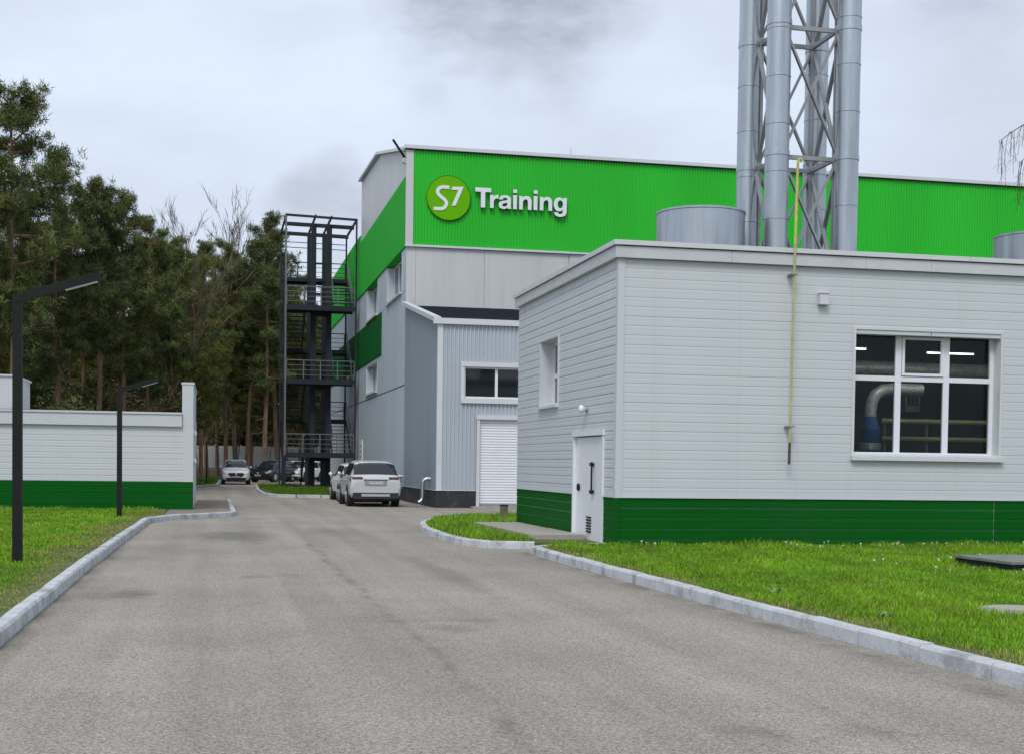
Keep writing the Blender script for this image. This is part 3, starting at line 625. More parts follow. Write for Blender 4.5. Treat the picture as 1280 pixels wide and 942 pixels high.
# sign
SY = MY-.125
dsc = thing('disc_sign', 'round lime green disc sign with white slanted characters on the green facade', 'sign', (9.34, SY, 12.43))
m = MB(); m.lathe((9.345, SY-.06, 12.43), [(.92, 0), (.90, .0), (.925, .02), (.925, .16)], 48, 'y')
m.build('disc', SIGNG, dsc)
def stroke(pts, w, y0, y1):
    P = [Vector((x, 0, z)) for x, z in pts]; L = []; Rr = []
    for i, p in enumerate(P):
        t = (P[min(i+1, len(P)-1)]-P[max(i-1, 0)]).normalized(); n_ = Vector((-t.z, 0, t.x)); ww = w[i] if hasattr(w, '__len__') else w
        L.append(p+n_*ww/2); Rr.append(p-n_*ww/2)
    k = len(P); mb = MB()
    vs = [(v.x, y0, v.z) for v in L]+[(v.x, y0, v.z) for v in Rr]+[(v.x, y1, v.z) for v in L]+[(v.x, y1, v.z) for v in Rr]
    fs = []
    for i in range(k-1): fs += [(i, i+1, k+i+1, k+i), (2*k+i, 3*k+i, 3*k+i+1, 2*k+i+1), (i, 2*k+i, 2*k+i+1, i+1), (k+i, k+i+1, 3*k+i+1, 3*k+i)]
    fs += [(0, k, 3*k, 2*k), (k-1, 3*k-1, 4*k-1, 2*k-1)]
    return mb.add(vs, fs)
def smooth_pts(P, n=5):
    out = []; P = [P[0]]+P+[P[-1]]
    for i in range(1, len(P)-2):
        for k in range(n):
            t = k/n; q = []
            for c in (0, 1):
                a, b, c_, d_ = P[i-1][c], P[i][c], P[i+1][c], P[i+2][c]
                q.append(.5*((2*b)+(-a+c_)*t+(2*a-5*b+4*c_-d_)*t*t+(-a+3*b-3*c_+d_)*t**3))
            out.append(tuple(q))
    return out+[P[-2]]
S = smooth_pts([(9.37, 12.86), (9.08, 12.86), (8.92, 12.78), (8.88, 12.63), (9.0, 12.48), (9.17, 12.35), (9.25, 12.22), (9.20, 12.07), (9.06, 11.98), (8.72, 11.97)])
stroke(S, .135, SY-.085, SY-.061).build('character', SIGNW, dsc)
MB().add([(x, y, z) for y in (SY-.085, SY-.061) for x, z in ((9.49, 12.89), (9.96, 12.91), (9.63, 12.13), (9.47, 12.11), (9.74, 12.775), (9.455, 12.765))],
         [(0,1,4,5), (1,2,3,4), (6,11,10,7), (7,10,9,8)]+[(i, i+6, (i+1) % 6+6, (i+1) % 6) for i in range(6)]).build('character', SIGNW, dsc)
ls = thing('lettering_sign', 'raised white letters spelling Training on the green facade', 'sign', (10.44, SY, 12.1))
GL = {
 'T': [[(0,1),(1,1),(1,.79),(.64,.79),(.64,0),(.36,0),(.36,.79),(0,.79)]],
 'r': [[(0,0),(0,1),(.27,1),(.27,.84),(.34,.95),(.44,1.02),(.55,1.03),(.63,1.02),(.63,.74),(.52,.76),(.40,.72),(.32,.64),(.285,.52),(.28,.4),(.28,0)]],
 'a': [[(.97,0),(.69,0),(.67,.10),(.58,.02),(.46,-.03),(.32,-.03),(.16,.01),(.05,.10),(0,.25),(.02,.40),(.10,.50),(.22,.56),(.42,.61),(.58,.64),(.655,.68),(.655,.74),(.62,.80),(.54,.83),(.43,.83),(.345,.80),(.30,.73),(.285,.68),(.03,.68),(.06,.82),(.15,.94),(.28,1.01),(.45,1.03),(.63,1.02),(.78,.97),(.88,.88),(.92,.75),(.92,.25),(.93,.10)],
       [(.655,.47),(.655,.36),(.62,.25),(.54,.18),(.43,.155),(.33,.17),(.28,.24),(.29,.32),(.36,.38),(.50,.42),(.60,.445)]],
 'i': [[(0,0),(0,1),(.28,1),(.28,0)],[(0,1.16),(0,1.4),(.28,1.4),(.28,1.16)]],
 'n': [[(0,0),(0,1),(.27,1),(.27,.87),(.36,.97),(.47,1.02),(.60,1.03),(.74,1.0),(.85,.91),(.92,.78),(.94,.62),(.94,0),(.66,0),(.66,.55),(.65,.66),(.60,.75),(.52,.785),(.43,.77),(.34,.70),(.29,.60),(.28,.5),(.28,0)]],
 'g': [[(.95,1),(.68,1),(.68,.87),(.58,.98),(.45,1.03),(.32,1.02),(.17,.95),(.06,.80),(0,.62),(0,.42),(.05,.23),(.15,.08),(.29,0),(.43,-.01),(.56,.03),(.66,.13),(.66,0),(.65,-.09),(.60,-.16),(.50,-.20),(.40,-.19),(.34,-.15),(.31,-.08),(.04,-.08),(.07,-.23),(.16,-.33),(.30,-.39),(.48,-.41),(.66,-.38),(.81,-.31),(.90,-.20),(.945,-.05),(.95,.1)],
       [(.67,.52),(.66,.65),(.60,.76),(.49,.81),(.38,.78),(.31,.68),(.285,.52),(.31,.36),(.38,.26),(.48,.225),(.59,.27),(.655,.38)]]}
for ch, x0, x1, z0, z1 in (('T', 10.43, 11.10, 12.10, 12.91), ('r', 11.06, 11.41, 12.10, 12.65), ('a', 11.42, 11.97, 12.085, 12.655), ('i', 12.035, 12.195, 12.10, 12.91), ('n', 12.29, 12.82, 12.10, 12.67), ('i', 12.905, 13.07, 12.11, 12.92), ('n', 13.17, 13.70, 12.11, 12.68), ('g', 13.77, 14.33, 11.88, 12.69)):
    cu = bpy.data.curves.new('letter', 'CURVE'); cu.dimensions = '2D'; cu.fill_mode = 'BOTH'; cu.extrude = .05
    for lp_ in GL[ch]:
        sp = cu.splines.new('POLY'); sp.points.add(len(lp_)-1); sp.use_cyclic_u = True
        for pt, q in zip(sp.points, lp_): pt.co = (q[0], q[1], 0, 1)
    to = bpy.data.objects.new('letter_tmp', cu); COL.objects.link(to)
    dg = bpy.context.evaluated_depsgraph_get(); me = bpy.data.meshes.new_from_object(to.evaluated_get(dg)); bpy.data.objects.remove(to)
    n_ = len(me.vertices); co = np.zeros(n_*3); me.vertices.foreach_get('co', co); co = co.reshape(-1, 3)
    mn, mx_ = co.min(0), co.max(0); u = (co-mn)/(mx_-mn)
    out = np.stack([x0+u[:, 0]*(x1-x0), SY-.03-u[:, 2]*.12, z0+u[:, 1]*(z1-z0)], -1)
    me.vertices.foreach_set('co', out.ravel()); me.update(); me.name = 'letter'
    me.materials.clear(); me.materials.append(SIGNW); me.materials.append(SIGNE)
    for p in me.polygons: p.material_index = 0 if abs(p.normal.y) > .7 else 1
    obj('letter', me, None, ls)['label'] = 'white raised letter '+ch

# ------------------------------------------------------------------ annex with roller door
AX, AY, AX1 = 7.62, 47.35, 19.0
an = thing('annex', 'grey ribbed lean-to annex with roller door in front of the hall', 'building', (AX, AY, 0))
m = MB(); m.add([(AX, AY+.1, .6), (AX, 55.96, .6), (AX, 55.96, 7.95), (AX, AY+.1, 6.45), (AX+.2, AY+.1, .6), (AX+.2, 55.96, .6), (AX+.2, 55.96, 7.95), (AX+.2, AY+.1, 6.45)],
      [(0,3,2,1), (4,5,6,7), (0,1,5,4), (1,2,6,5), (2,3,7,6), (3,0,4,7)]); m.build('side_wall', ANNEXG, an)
m = MB(); m.add([(AX-.02, AY-.02, 6.50), (AX-.02, 55.95, 8.0), (AX1, 55.95, 8.0), (AX1, AY-.02, 6.50), (AX-.02, AY-.02, 6.42), (AX-.02, 55.95, 7.92), (AX1, 55.95, 7.92), (AX1, AY-.02, 6.42)],
      [(0,3,2,1), (4,5,6,7), (0,1,5,4), (1,2,6,5), (2,3,7,6), (3,0,4,7)]); m.build('roof', ROOFD, an)
m = MB(); m.beam((AX-.06, AY-.1, 6.56), (AX-.06, 55.93, 8.07), .26, .16); m.build('verge_trim', TRIM, an)
box('gutter', TRIM, an, AX-.2, AX1, AY-.16, AY-.03, 6.40, 6.60)
WAX0, WAX1, WAZ0, WAZ1 = 8.55, 12.4, 3.86, 4.95
RX0, RX1, RZ1 = 9.12, 12.3, 3.12
YA = AY
def cor(x0, x1, z0, z1): corrugated('ribbed_cladding', ANNEXR, an, x0, x1, YA, z0, z1, .142, .045, .30)
box('core_wall', ANNEXG, an, AX+.2, AX1, YA+.30, YA+.5, 0, 6.4)
cor(AX+.16, AX1, WAZ1, 6.40); cor(AX+.16, WAX0, WAZ0, WAZ1); cor(WAX1, AX1, WAZ0, WAZ1); cor(AX+.16, AX1, RZ1+.1, WAZ0); cor(AX+.16, RX0-.12, .62, RZ1+.1); cor(RX1+.12, AX1, .62, RZ1+.1)
box('corner_trim', TRIM, an, AX-.03, AX+.16, YA-.055, YA+.098, .62, 6.40)
wf = MB(); wf.box(WAX0-.12, WAX1+.12, YA-.09, YA+.26, WAZ1+.001, WAZ1+.16); wf.box(WAX0-.12, WAX1+.12, YA-.12, YA+.26, WAZ0-.18, WAZ0-.001); wf.box(WAX0-.12, WAX0, YA-.07, YA+.26, WAZ0, WAZ1); wf.build('window_surround', TRIM, an)
window(an, 'front', WAX0, WAX1, WAZ0, WAZ1, YA+.06, [9.72, 10.9], [], fwid=.06, glassm=DARKGL)
wf = MB(); wf.box(RX0-.11, RX0, YA-.09, YA+.26, 0, RZ1); wf.box(RX1, RX1+.11, YA-.09, YA+.26, 0, RZ1); wf.box(RX0-.13, RX1+.13, YA-.12, YA+.26, RZ1+.001, RZ1+.16); wf.build('door_frame', TRIM, an)
rd = MB(); z = .14; k = 0
while z < RZ1-.02:
    zt = min(z+.093, RZ1); rd.add([(RX0, YA+.05, z), (RX1, YA+.05, z), (RX1, YA+.028, z+.03), (RX0, YA+.028, z+.03), (RX1, YA+.03, zt-.02), (RX0, YA+.03, zt-.02), (RX1, YA+.05, zt), (RX0, YA+.05, zt)], [(0,1,2,3), (3,2,4,5), (5,4,6,7)]); z += .095
tag(rd.build('roller_shutter', SIGNW, an), kind='stuff')
box('shutter_foot', TRUSS, an, RX0, RX1, YA+.02, YA+.06, .06, .138)
pl = MB(); pl.box(AX-.05, AX+.19, YA-.05, 55.95, 0, .60); pl.box(AX+.19, RX0-.12, YA-.05, YA+.29, 0, .60); pl.build('plinth', PLINTH, an); box('plinth', PLINTH, an, RX1+.12, AX1, YA-.05, YA+.29, 0, .6)
fl = MB(); fl.box(AX-.08, AX-.051, YA-.08, 55.95, .602, .625); fl.box(AX-.08, RX0-.12, YA-.085, YA-.051, .602, .625); fl.build('drip_flashing', TRIM, an)
box('apron', CONC2, an, RX0-.3, RX1+1, YA-.5, YA+.29, -.05, .06)
for k, (y, s) in enumerate(((48.9, 1.0), (56.6, 1.0))):
    dp = thing('drain_pipe', ['short grey drain elbow on the dark plinth near the annex corner', 'short grey drain elbow on the dark plinth behind the silver SUV'][k], 'pipe', (AX-.2, y, 0))
    m = MB(); m.path([(AX+.1, y, .98), (AX-.12, y, 1.0), (AX-.24, y, .93), (AX-.27, y, .78), (AX-.27, y, .32), (AX-.31, y-.02, .20), (AX-.42, y-.04, .13)], .075, 10); m.build('elbow', GALV, dp, True)
    m = MB(); m.lathe((AX-.27, y, .48), [(.085, 0), (.085, .05)], 10); m.build('collar', TRUSS, dp)

# ------------------------------------------------------------------ fire escape tower
fe = thing('fire_escape', 'dark steel stair tower with railed landings beside the hall', 'fire escape', (5.6, 77.5, .1))
TX0, TX1, TY0, TY1 = 3.68, 7.45, 74.5, 80.4
front = [2.0, 5.95, 9.9]; rear = [4.0, 7.95, 12.0]
def post(x, y, z0, z1, w=.09, mt=STEEL, nm='post'): return box(nm, mt, fe, x-w/2, x+w/2, y-w/2, y+w/2, z0, z1)
post(TX0, TY0, .1, 14.75, .09, STEELL); post(TX1, TY0, .1, 14.62, .09); post(TX0, TY1, .1, 14.7); post(TX1, TY1, .1, 14.65)
post(TX0+.02, TY0+2.9, .1, 12.0, .08); 
for x in (5.25, 6.10):
    for y in (76.0, 79.2): box('column', STEEL, fe, x-.14, x+.14, y-.16, y+.16, .1, 14.45)
for (p, q) in (((TX0, TY0, 14.72), (TX1, TY0, 14.62)), ((TX1, TY0, 14.62), (TX1, TY1, 14.62)), ((TX0, TY1, 14.72), (TX1, TY1, 14.62)), ((TX0, TY0, 14.72), (TX0, TY1, 14.72)),
               ((5.25, TY0, 14.74), (5.25, TY1, 14.7)), ((6.10, TY0, 14.72), (6.10, TY1, 14.7))):
    MB().beam(p, q, .09, .12).build('top_beam', STEEL, fe)
for y in (76.0, 79.2): MB().beam((TX0, y, 14.5), (TX1, y, 14.44), .14, .2).build('cross_beam', STEEL, fe)
for y in (79.9,):
    for z in (14.2, 13.9): MB().beam((TX0, y+.45, z), (TX1, y+.45, z-.05), .04, .04).build('roof_rail', STEEL, fe)
def rail(p, q, z, n, h=1.05, rails=(1.05, .78, .52, .26), mt=STEELL):
    p = Vector((*p, z)); q = Vector((*q, z)); r0 = MB()
    for hh in rails: r0.beam(p+Vector((0,0,hh)), q+Vector((0,0,hh)), .05 if hh == rails[0] else .028)
    ro = r0.build('railing', mt, fe)
    for k in range(n+1):
        c = p.lerp(q, k/n); m = MB(); m.box(c.x-.028, c.x+.028, c.y-.028, c.y+.028, z, z+h-.03); m.build('baluster', mt, ro)
for z in front:
    box('landing', STEEL, fe, TX0+.05, TX1-.05, TY0+.05, TY0+1.35, z-.06, z)
    m = MB(); m.box(TX0+.05, TX1-.05, TY0-.01, TY0+.045, z-.22, z+.05); m.box(TX0+.05, TX1-.05, TY0+1.352, TY0+1.40, z-.22, z-.02); m.build('landing_edge', STEEL, fe)
    rail((TX0+.06, TY0+.03), (TX1-.06, TY0+.03), z, 4)
    rail((TX0+.06, TY0+.08), (TX0+.06, TY0+1.35), z, 1, mt=STEEL)
    MB().beam((5.25, 76.0, z-.3), (6.1, 76.0, z-.3), .1, .2).build('column_tie', STEEL, fe)
    MB().beam((5.25, 79.2, z+1.2), (6.1, 79.2, z+1.2), .1, .16).build('column_tie', STEEL, fe)
MB().beam((5.25, 76.0, 12.4), (6.1, 76.0, 12.4), .08, .1).build('column_tie', STEEL, fe)
for z in rear:
    box('landing', STEEL, fe, TX0+.05, TX1-.05, TY1-1.35, TY1-.05, z-.06, z)
    m = MB(); m.box(TX0+.05, TX1-.05, TY1-1.40, TY1-1.352, z-.22, z-.02); m.box(TX0+.05, TX1-.05, TY1-.045, TY1+.01, z-.22, z+.05); m.build('landing_edge', STEEL, fe)
    rail((TX0+.06, TY1-.03), (TX1-.06, TY1-.03), z, 4, mt=STEEL)
tread = None
def flight(x0, x1, ya_, za_, yb_, zb_):
    global tread
    st = None
    for x in (x0, x1):
        m = MB(); m.beam((x, ya_, za_-.1), (x, yb_, zb_-.1), .05, .24); s_ = m.build('stringer', STEEL, fe); st = st or s_
        m = MB()
        for hh in (1.0, .7, .4): m.beam((x, ya_, za_+hh), (x, yb_, zb_+hh), .045 if hh == 1.0 else .025)
        m.build('handrail', STEELL, fe)
    n = 9
    for k in range(n):
        t = (k+.5)/n; y = ya_+(yb_-ya_)*t; z = za_+(zb_-za_)*(k+1)/(n+1)
        if tread is None: tread = MB().box(-(x1-x0)/2+.03, (x1-x0)/2-.03, -.15, .15, -.035, 0).mesh('tread')
        o = obj('tread', tread, STEEL); o.location = ((x0+x1)/2, y, z); o.parent = st; o.matrix_parent_inverse = world_of(st).inverted()
ylo, yhi = TY0+1.36, TY1-1.36
for zf, zr in zip(front, rear): flight(6.35, 7.38, ylo, zf, yhi, zr)
for zr, zf in zip(rear[:-1], front[1:]): flight(TX0+.1, TX0+1.13, yhi, zr, ylo, zf)
flight(TX0+.1, TX0+1.13, yhi, .12, ylo, 2.0)
for x in (TX0, 4.85): post(x, TY0+.2, .1, 1.9, .13)
box('bottom_frame', STEEL, fe, TX0-.06, 4.91, TY0+.13, TY0+.27, .1, .26)
MB().beam((TX0-.05, TY0, .14), (TX0+.03, TY0, 1.9), .13).build('post', STEEL, fe)
# ------------------------------------------------------------------ low building on the left
CXR, CYF = -.61, 40.85
lb = thing('low_building', 'low white-sided building with dark green base behind the left lawn', 'building', (CXR, CYF, 0))
box('core_wall', TRIM, lb, -18, CXR-.01, CYF+.01, CYF+8, -.1, 2.88)
hC = .168
siding(lb, ('front', CYF), -18, CXR-.02, .92, 10, (2.55-.92)/10, WHITE, (), .45)
siding(lb, ('front', CYF), -18, CXR-.02, .08, 5, .168, DGREEN, (), .5)
for a, b in ((-18, -12.1), (-12.09, -6.3), (-6.29, -.93)): box('fascia_panel', WHITE, lb, a, b-.004, CYF-.10, CYF+.008, 2.52, 2.86)
box('coping', FASCIA, lb, -18, -.93, CYF-.13, CYF+.3, 2.865, 2.925)
box('roof_edge', ROOFD, lb, -18, -.93, CYF+.3, CYF+.5, 2.885, 2.95)
box('end_fin', WHITE, lb, -.925, CXR+.0, CYF-.03, CYF+6, 2.56, 3.74)
box('end_fin', WHITE, lb, -.90, CXR+.002, CYF-.028, CYF+.009, .92, 2.558)
box('fin_coping', TRIM, lb, -.945, CXR+.03, CYF-.05, CYF+6.05, 3.742, 3.80)
box('corner_trim', DGREEN, lb, -.66, CXR+.004, CYF-.032, CYF+.009, .05, .915)
box('roof_block', FASCIA, lb, -12, -5.63, CYF+.6, CYF+4, 2.95, 3.88)
box('roof_block_coping', TRIM, lb, -12.05, -5.58, CYF+.55, CYF+4.05, 3.882, 3.93)
box('base_strip', PLINTH, lb, -18, CXR-.03, CYF-.01, CYF+.009, -.05, .08)  # solid dark strip along the foot of the siding
for k, z in enumerate((2.33, 1.52)):
    l2 = thing('wall_lamp', ['upper white bulkhead lamp on the end of the low left building', 'lower white bulkhead lamp on the end of the low left building'][k], 'lamp', (CXR+.02, CYF+.5, z))
    m = MB(); m.lathe((CXR+.02, CYF+.5, z), [(.09, -.02), (.09, .03), (.06, .07), (.02, .08)], 12, 'x'); m.build('lamp_glass', SIGNW, l2, True)
    m = MB(); m.lathe((CXR+.0, CYF+.5, z), [(.11, -.008), (.11, .02)], 12, 'x'); m.build('base', TRIM, l2)

# ------------------------------------------------------------------ lamp posts, stump, slab, lids
def lamp_post(x, y, z, h, label, sc=1.0, arm=1.1):
    t = thing('lamp_post', label, 'street lamp', (x, y, z), 0, 'black angled lamp posts on the left verge')
    m = MB(); m.add([(x+sx*.062*k, y+sy*.062*k, zz) for zz, k in ((z, 1), (z+h, .95)) for sx, sy in corn], [(0,3,2,1), (4,5,6,7), (0,1,5,4), (1,2,6,5), (2,3,7,6), (3,0,4,7)]); m.build('pole', BLACK, t)
    a = Vector((x-.055, y, z+h-.03)); b = Vector((x+arm*.98, y, z+h+.30*arm))
    m = MB(); m.beam(a, b, .13, .115); m.build('arm', BLACK, t)
    d = (b-a).normalized(); nn = Vector((d.z, 0, -d.x))
    m = MB(); m.beam(a.lerp(b, .58)+nn*.064, a.lerp(b, .95)+nn*.064, .09, .014); m.build('light_strip', SIGNW, t)
    m = MB(); m.box(x-.12, x+.12, y-.12, y+.12, z-.02, z+.02); m.build('base_plate', BLACK, t)
lamp_post(-2.62, 19.6, .1, 3.62, 'near black angled lamp post on the left lawn')
lamp_post(-2.29, 34.97, .1, 3.15, 'black angled lamp post before the low left building', arm=.95)
t = thing('lamp_post', 'slim dark post standing on the far left verge', 'post', (-.47, 84.5, .1))
m = MB(); m.path([(-.47, 84.5, .05), (-.47, 84.5, 2.6)], [.05, .04], 8); m.build('pole', BLACK, t)
m = MB(); m.box(-.55, -.2, 84.42, 84.58, 2.58, 2.66); m.build('head', BLACK, t)
st = thing('stump', 'short weathered concrete stub post in the island grass', 'post', (7.42, 35.0, .1))
m = MB(); m.box(7.33, 7.51, 34.91, 35.09, .05, .46); m.build('post', mat('mossy_concrete', (.16, .145, .10), .9, var=.3, scale=5), st)
m = MB(); m.box(7.32, 7.52, 34.90, 35.10, .462, .50); m.build('cap', PLINTH, st)
sl = thing('door_slab', 'rough concrete slab step beside the boiler house door', 'slab', (6.4, 28.3, 0))
for a, b in ((25.55, 28.4), (28.42, 31.4)): box('slab', CONC2, sl, 5.93, 7.02, a, b, -.05, .20+random.uniform(-.01, .01))
ac = thing('area_cover', 'low dark raised hatch with grey lid in the right lawn', 'hatch', (12.3, 18.3, .1))
m = MB(); m.box(10.95, 14.5, 17.2, 18.7, .05, .235); m.build('frame', BLACK, ac)
m = MB(); m.box(10.93, 14.52, 17.18, 18.72, .237, .275); m.build('lid', mat('hatch_lid', (.17, .19, .17), .7, var=.3, scale=6), ac)
mhh = thing('manhole', 'round concrete manhole cover lying in the lawn grass', 'manhole', (7.9, 12.3, .1))
m = MB(); m.lathe((7.86, 12.25, .08), [(.40, 0), (.40, .07), (.38, .09), (.30, .092)], 28); m.build('ring', CONC2, mhh)
m = MB(); m.lathe((7.86, 12.25, .17), [(.295, 0), (.29, .014), (.03, .016)], 28); m.build('cover', CONC2, mhh)

# ------------------------------------------------------------------ cars
def cr(P, t):
    P = np.asarray(P, float); n = len(P); i = int(min(max(math.floor(t), 0), n-2)); f = t-i
    a, b, c, d_ = P[max(i-1, 0)], P[i], P[i+1], P[min(i+2, n-1)]
    m0 = (c-a)/2; m1 = (d_-b)/2; 
    return (2*f**3-3*f*f+1)*b+(f**3-2*f*f+f)*m0+(-2*f**3+3*f*f)*c+(f**3-f*f)*m1
def car(name, label, loc, rz, st, paint, wheel_y=(-1.33, 1.33), wr=.35, win_u=None, rear_u=(2.1, 3.9), front_u=(7.15, 8.85), kind='suv', group='cars parked by the hall'):
    """st rows: y, bottom z, belt z, top z, mid halfwidth, belt halfwidth, roof halfwidth"""
    t = thing(name, label, 'car', (0, 0, 0), 0, group)
    secs = []
    for (y, zb, zs, zt, wm, wb, wt) in st:
        secs.append([(0, zb), (wm*.80, zb), (wm*.96, zb+.10), (wm, zb+(zs-zb)*.45), (wm*.99, zs-.12), (wb, zs), (wb+(wt-wb)*.62, zs+(zt-zs)*.60), (wt+.02, zt-.055*min(1, (zt-zs)/.5)), (wt*.72, zt), (0, zt+.012)])
    A = np.array([[(x, r[0], z) for x, z in s] for r, s in zip(st, secs)])
    nu, nv = A.shape[:2]
    def Sf(u, v):
        side = 1
        if v > nv-1: v = 2*(nv-1)-v; side = -1
        rows = [cr(A[i], v) for i in range(max(0, int(u)-1), min(nu, int(u)+3))]
        o = max(0, int(u)-1); p = cr(rows, u-o); p = p.copy(); p[0] *= side
        return p
    U = np.linspace(0, nu-1, (nu-1)*3+1); Vv = np.linspace(0, 2*(nv-1), (nv-1)*2*2+1)
    grid = [[Sf(u, v) for v in Vv] for u in U]; k = len(Vv)
    m = MB(); fs = [(i*k+j, i*k+j+1, (i+1)*k+j+1, (i+1)*k+j) for i in range(len(U)-1) for j in range(k-1)]
    fs += [tuple(range(k)), tuple((len(U)-1)*k+j for j in range(k))[::-1]]
    m.add([p for r in grid for p in r], fs); body = m.build('body', paint, t, True)
    def patch(nm, mt, u0, u1, v0, v1, par=body, off=.008, n=8, shear=0):
        us = np.linspace(u0, u1, n); vs_ = np.linspace(v0, v1, n); mb = MB(); pts = []
        for u in us:
            for v in vs_:
                uu = u+shear*(v-v0)
                p = Sf(uu, v); du_ = Sf(min(uu+.05, nu-1), v)-Sf(max(uu-.05, 0), v); dv = Sf(uu, v+.05)-Sf(uu, v-.05); nn = np.cross(du_, dv); L = np.linalg.norm(nn); nn = nn/L if L > 1e-9 else nn
                c_ = p-np.array([0, p[1], .8]); 
                if np.dot(nn, c_+np.array([0, p[1]*.3, 0])) < 0: nn = -nn
                pts.append(p+nn*off)
        mb.add(pts, [(i*n+j, i*n+j+1, (i+1)*n+j+1, (i+1)*n+j) for i in range(n-1) for j in range(n-1)])
        return mb.build(nm, mt, par, True)
    c = nv-1
    patch('rear_window', CARGL, rear_u[0]-.15, rear_u[1]+.1, c-2.85, c+2.85)
    patch('windscreen', CARGL, front_u[0], front_u[1], c-2.6, c+2.6)
    for s in (0, 1):
        def mir(v0, v1): return (v0, v1) if s == 0 else (2*c-v1, 2*c-v0)
        for (a, b) in win_u: patch('side_window', CARGL, a, b, *mir(5.2, 6.75))
        patch('tail_light', REDL, 1.05, 2.5, *mir(4.05, 4.95))
        patch('headlight', LAMPG, nu-2.75, nu-1.35, *mir(3.9, 4.8))
        patch('sill_trim', PLASTIC, 1.2, nu-2.2, *mir(1.3, 2.1))
        sx = 1 if s == 0 else -1
        for y in wheel_y:
            hw = st[4][4]
            mb = MB(); mb.lathe((sx*(hw-.02), y, wr+.015), [(wr+.065, -.16), (wr+.065, .026), (wr+.02, .03)], 22, 'x') if sx > 0 else mb.lathe((sx*(hw-.02), y, wr+.015), [(wr+.02, -.03), (wr+.065, -.026), (wr+.065, .16)], 22, 'x'); mb.build('wheel_arch', PLASTIC, body)
            mb = MB(); mb.lathe((sx*(hw-.09), y, wr), [(wr*.62, -.12), (wr*.94, -.12), (wr, -.09), (wr, .09), (wr*.94, .128), (wr*.62, .128)], 24, 'x'); wh = mb.build('wheel', TYRE, t, True)
            mb = MB(); mb.lathe((sx*(hw-.09), y, wr), [(.05, -.135), (wr*.60, -.13), (wr*.60, .133), (.05, .138)], 16, 'x'); mb.build('rim', RIM, wh)
            for q in range(5):
                a = 2*math.pi*q/5; mb = MB(); mb.beam((sx*(hw-.09+.14), y, wr), (sx*(hw-.09+.14), y+math.cos(a)*wr*.56, wr+math.sin(a)*wr*.56), .05, .012, (1, 0, 0)); mb.build('spoke', RIM, wh)
        my = (Sf(front_u[1]-.5, 6)[1]); mx_ = st[4][4]
        mb = MB(); mb.lathe((sx*(mx_+.07), my, st[4][2]+.08), [(.03, -.08), (.065, -.06), (.075, .02), (.04, .07)], 10, 'y'); mb.build('mirror', paint, t, True)
        mb = MB(); mb.beam((sx*(mx_-.08), my+.02, st[4][2]+.03), (sx*(mx_+.06), my, st[4][2]+.06), .05); mb.build('mirror_stalk', PLASTIC, t)
        for yy in (-.55, .45):
            mb = MB(); mb.box(min(sx*(mx_-.01), sx*(mx_+.022)), max(sx*(mx_-.01), sx*(mx_+.022)), yy-.1, yy+.1, st[4][2]-.14, st[4][2]-.11); mb.build('door_handle', paint, t)
        mb = MB(); mb.beam((sx*.56, st[4][0]+.2, st[5][3]+.03), (sx*.56, st[7][0]-.3, st[7][3]+.02), .035); mb.build('roof_rail', CHROME, t)
    yr, yf = st[0][0], st[-1][0]
    mb = MB(); mb.box(-.80, .80, yr-.015, yr+.5, .30, .50); mb.build('rear_bumper', PLASTIC, t)
    mb = MB(); mb.box(-.50, .50, yr-.035, yr-.016, .37, .46); mb.build('skid_plate', CHROME, t)
    mb = MB(); mb.box(-.26, .26, yr-.034, yr-.026, .79, .90); mb.build('number_plate', PLATE, t)
    mb = MB(); mb.box(-.38, .38, yr-.025, yr+.02, .765, .932); mb.build('plate_recess', mat('recess_grey', (.25, .26, .27), .5), t)
    mb = MB(); mb.box(-.42, .42, yr-.022, yr+.02, .935, .965); mb.build('tailgate_trim', CHROME if paint is CARW else PLASTIC, t)
    for sx in (-1, 1):
        mb = MB(); mb.add([(sx*x_, y_, z_) for (x_, y_) in ((.46, yr+.0), (.80, yr+.015), (.895, yr+.16), (.80, yr+.2), (.46, yr+.1)) for z_ in (.965, 1.055)], [(0,2,3,1), (2,4,5,3), (4,6,7,5), (6,8,9,7), (8,0,1,9), (1,3,5,7,9), (8,6,4,2,0)]); mb.build('tail_light', REDL, t)
        mb = MB(); mb.box(sx*.70-.13, sx*.70+.13, yr+.01, yr+.09, .57, .62); mb.build('reflector', PLASTIC, t)
    mb = MB(); mb.box(-.30, .30, st[3][0]-.1, st[3][0]+.02, st[2][3]+.02, st[2][3]+.04); mb.build('wiper', PLASTIC, t)
    mb = MB(); mb.add([(x_, y_, z_) for y_ in (yf-.10, yf+.010) for x_, z_ in ((-.34, .50), (.34, .50), (.52, .66), (.46, .77), (-.46, .77), (-.52, .66))], [(6,7,8,9,10,11), (5,4,3,2,1,0)]+[(i, (i+1) % 6, (i+1) % 6+6, i+6) for i in range(6)]); gr = mb.build('grille', PLASTIC, t)
    mb = MB(); mb.lathe((0, yf+.012, .68), [(.07, 0), (.05, .012)], 14, 'y'); mb.build('badge', CHROME, gr)
    mb = MB(); mb.box(-.62, .62, yf-.12, yf+.0, .30, .46); mb.build('front_bumper', PLASTIC, t)
    mb = MB(); mb.box(-.26, .26, yf-.01, yf+.016, .46, .56); mb.build('number_plate', PLATE, t)
    mb = MB(); mb.box(-.72, .72, yr+.4, yf-.4, .2, .34); mb.build('underbody', PLASTIC, t)
    t.location = loc; t.rotation_euler = (0, 0, rz); return t
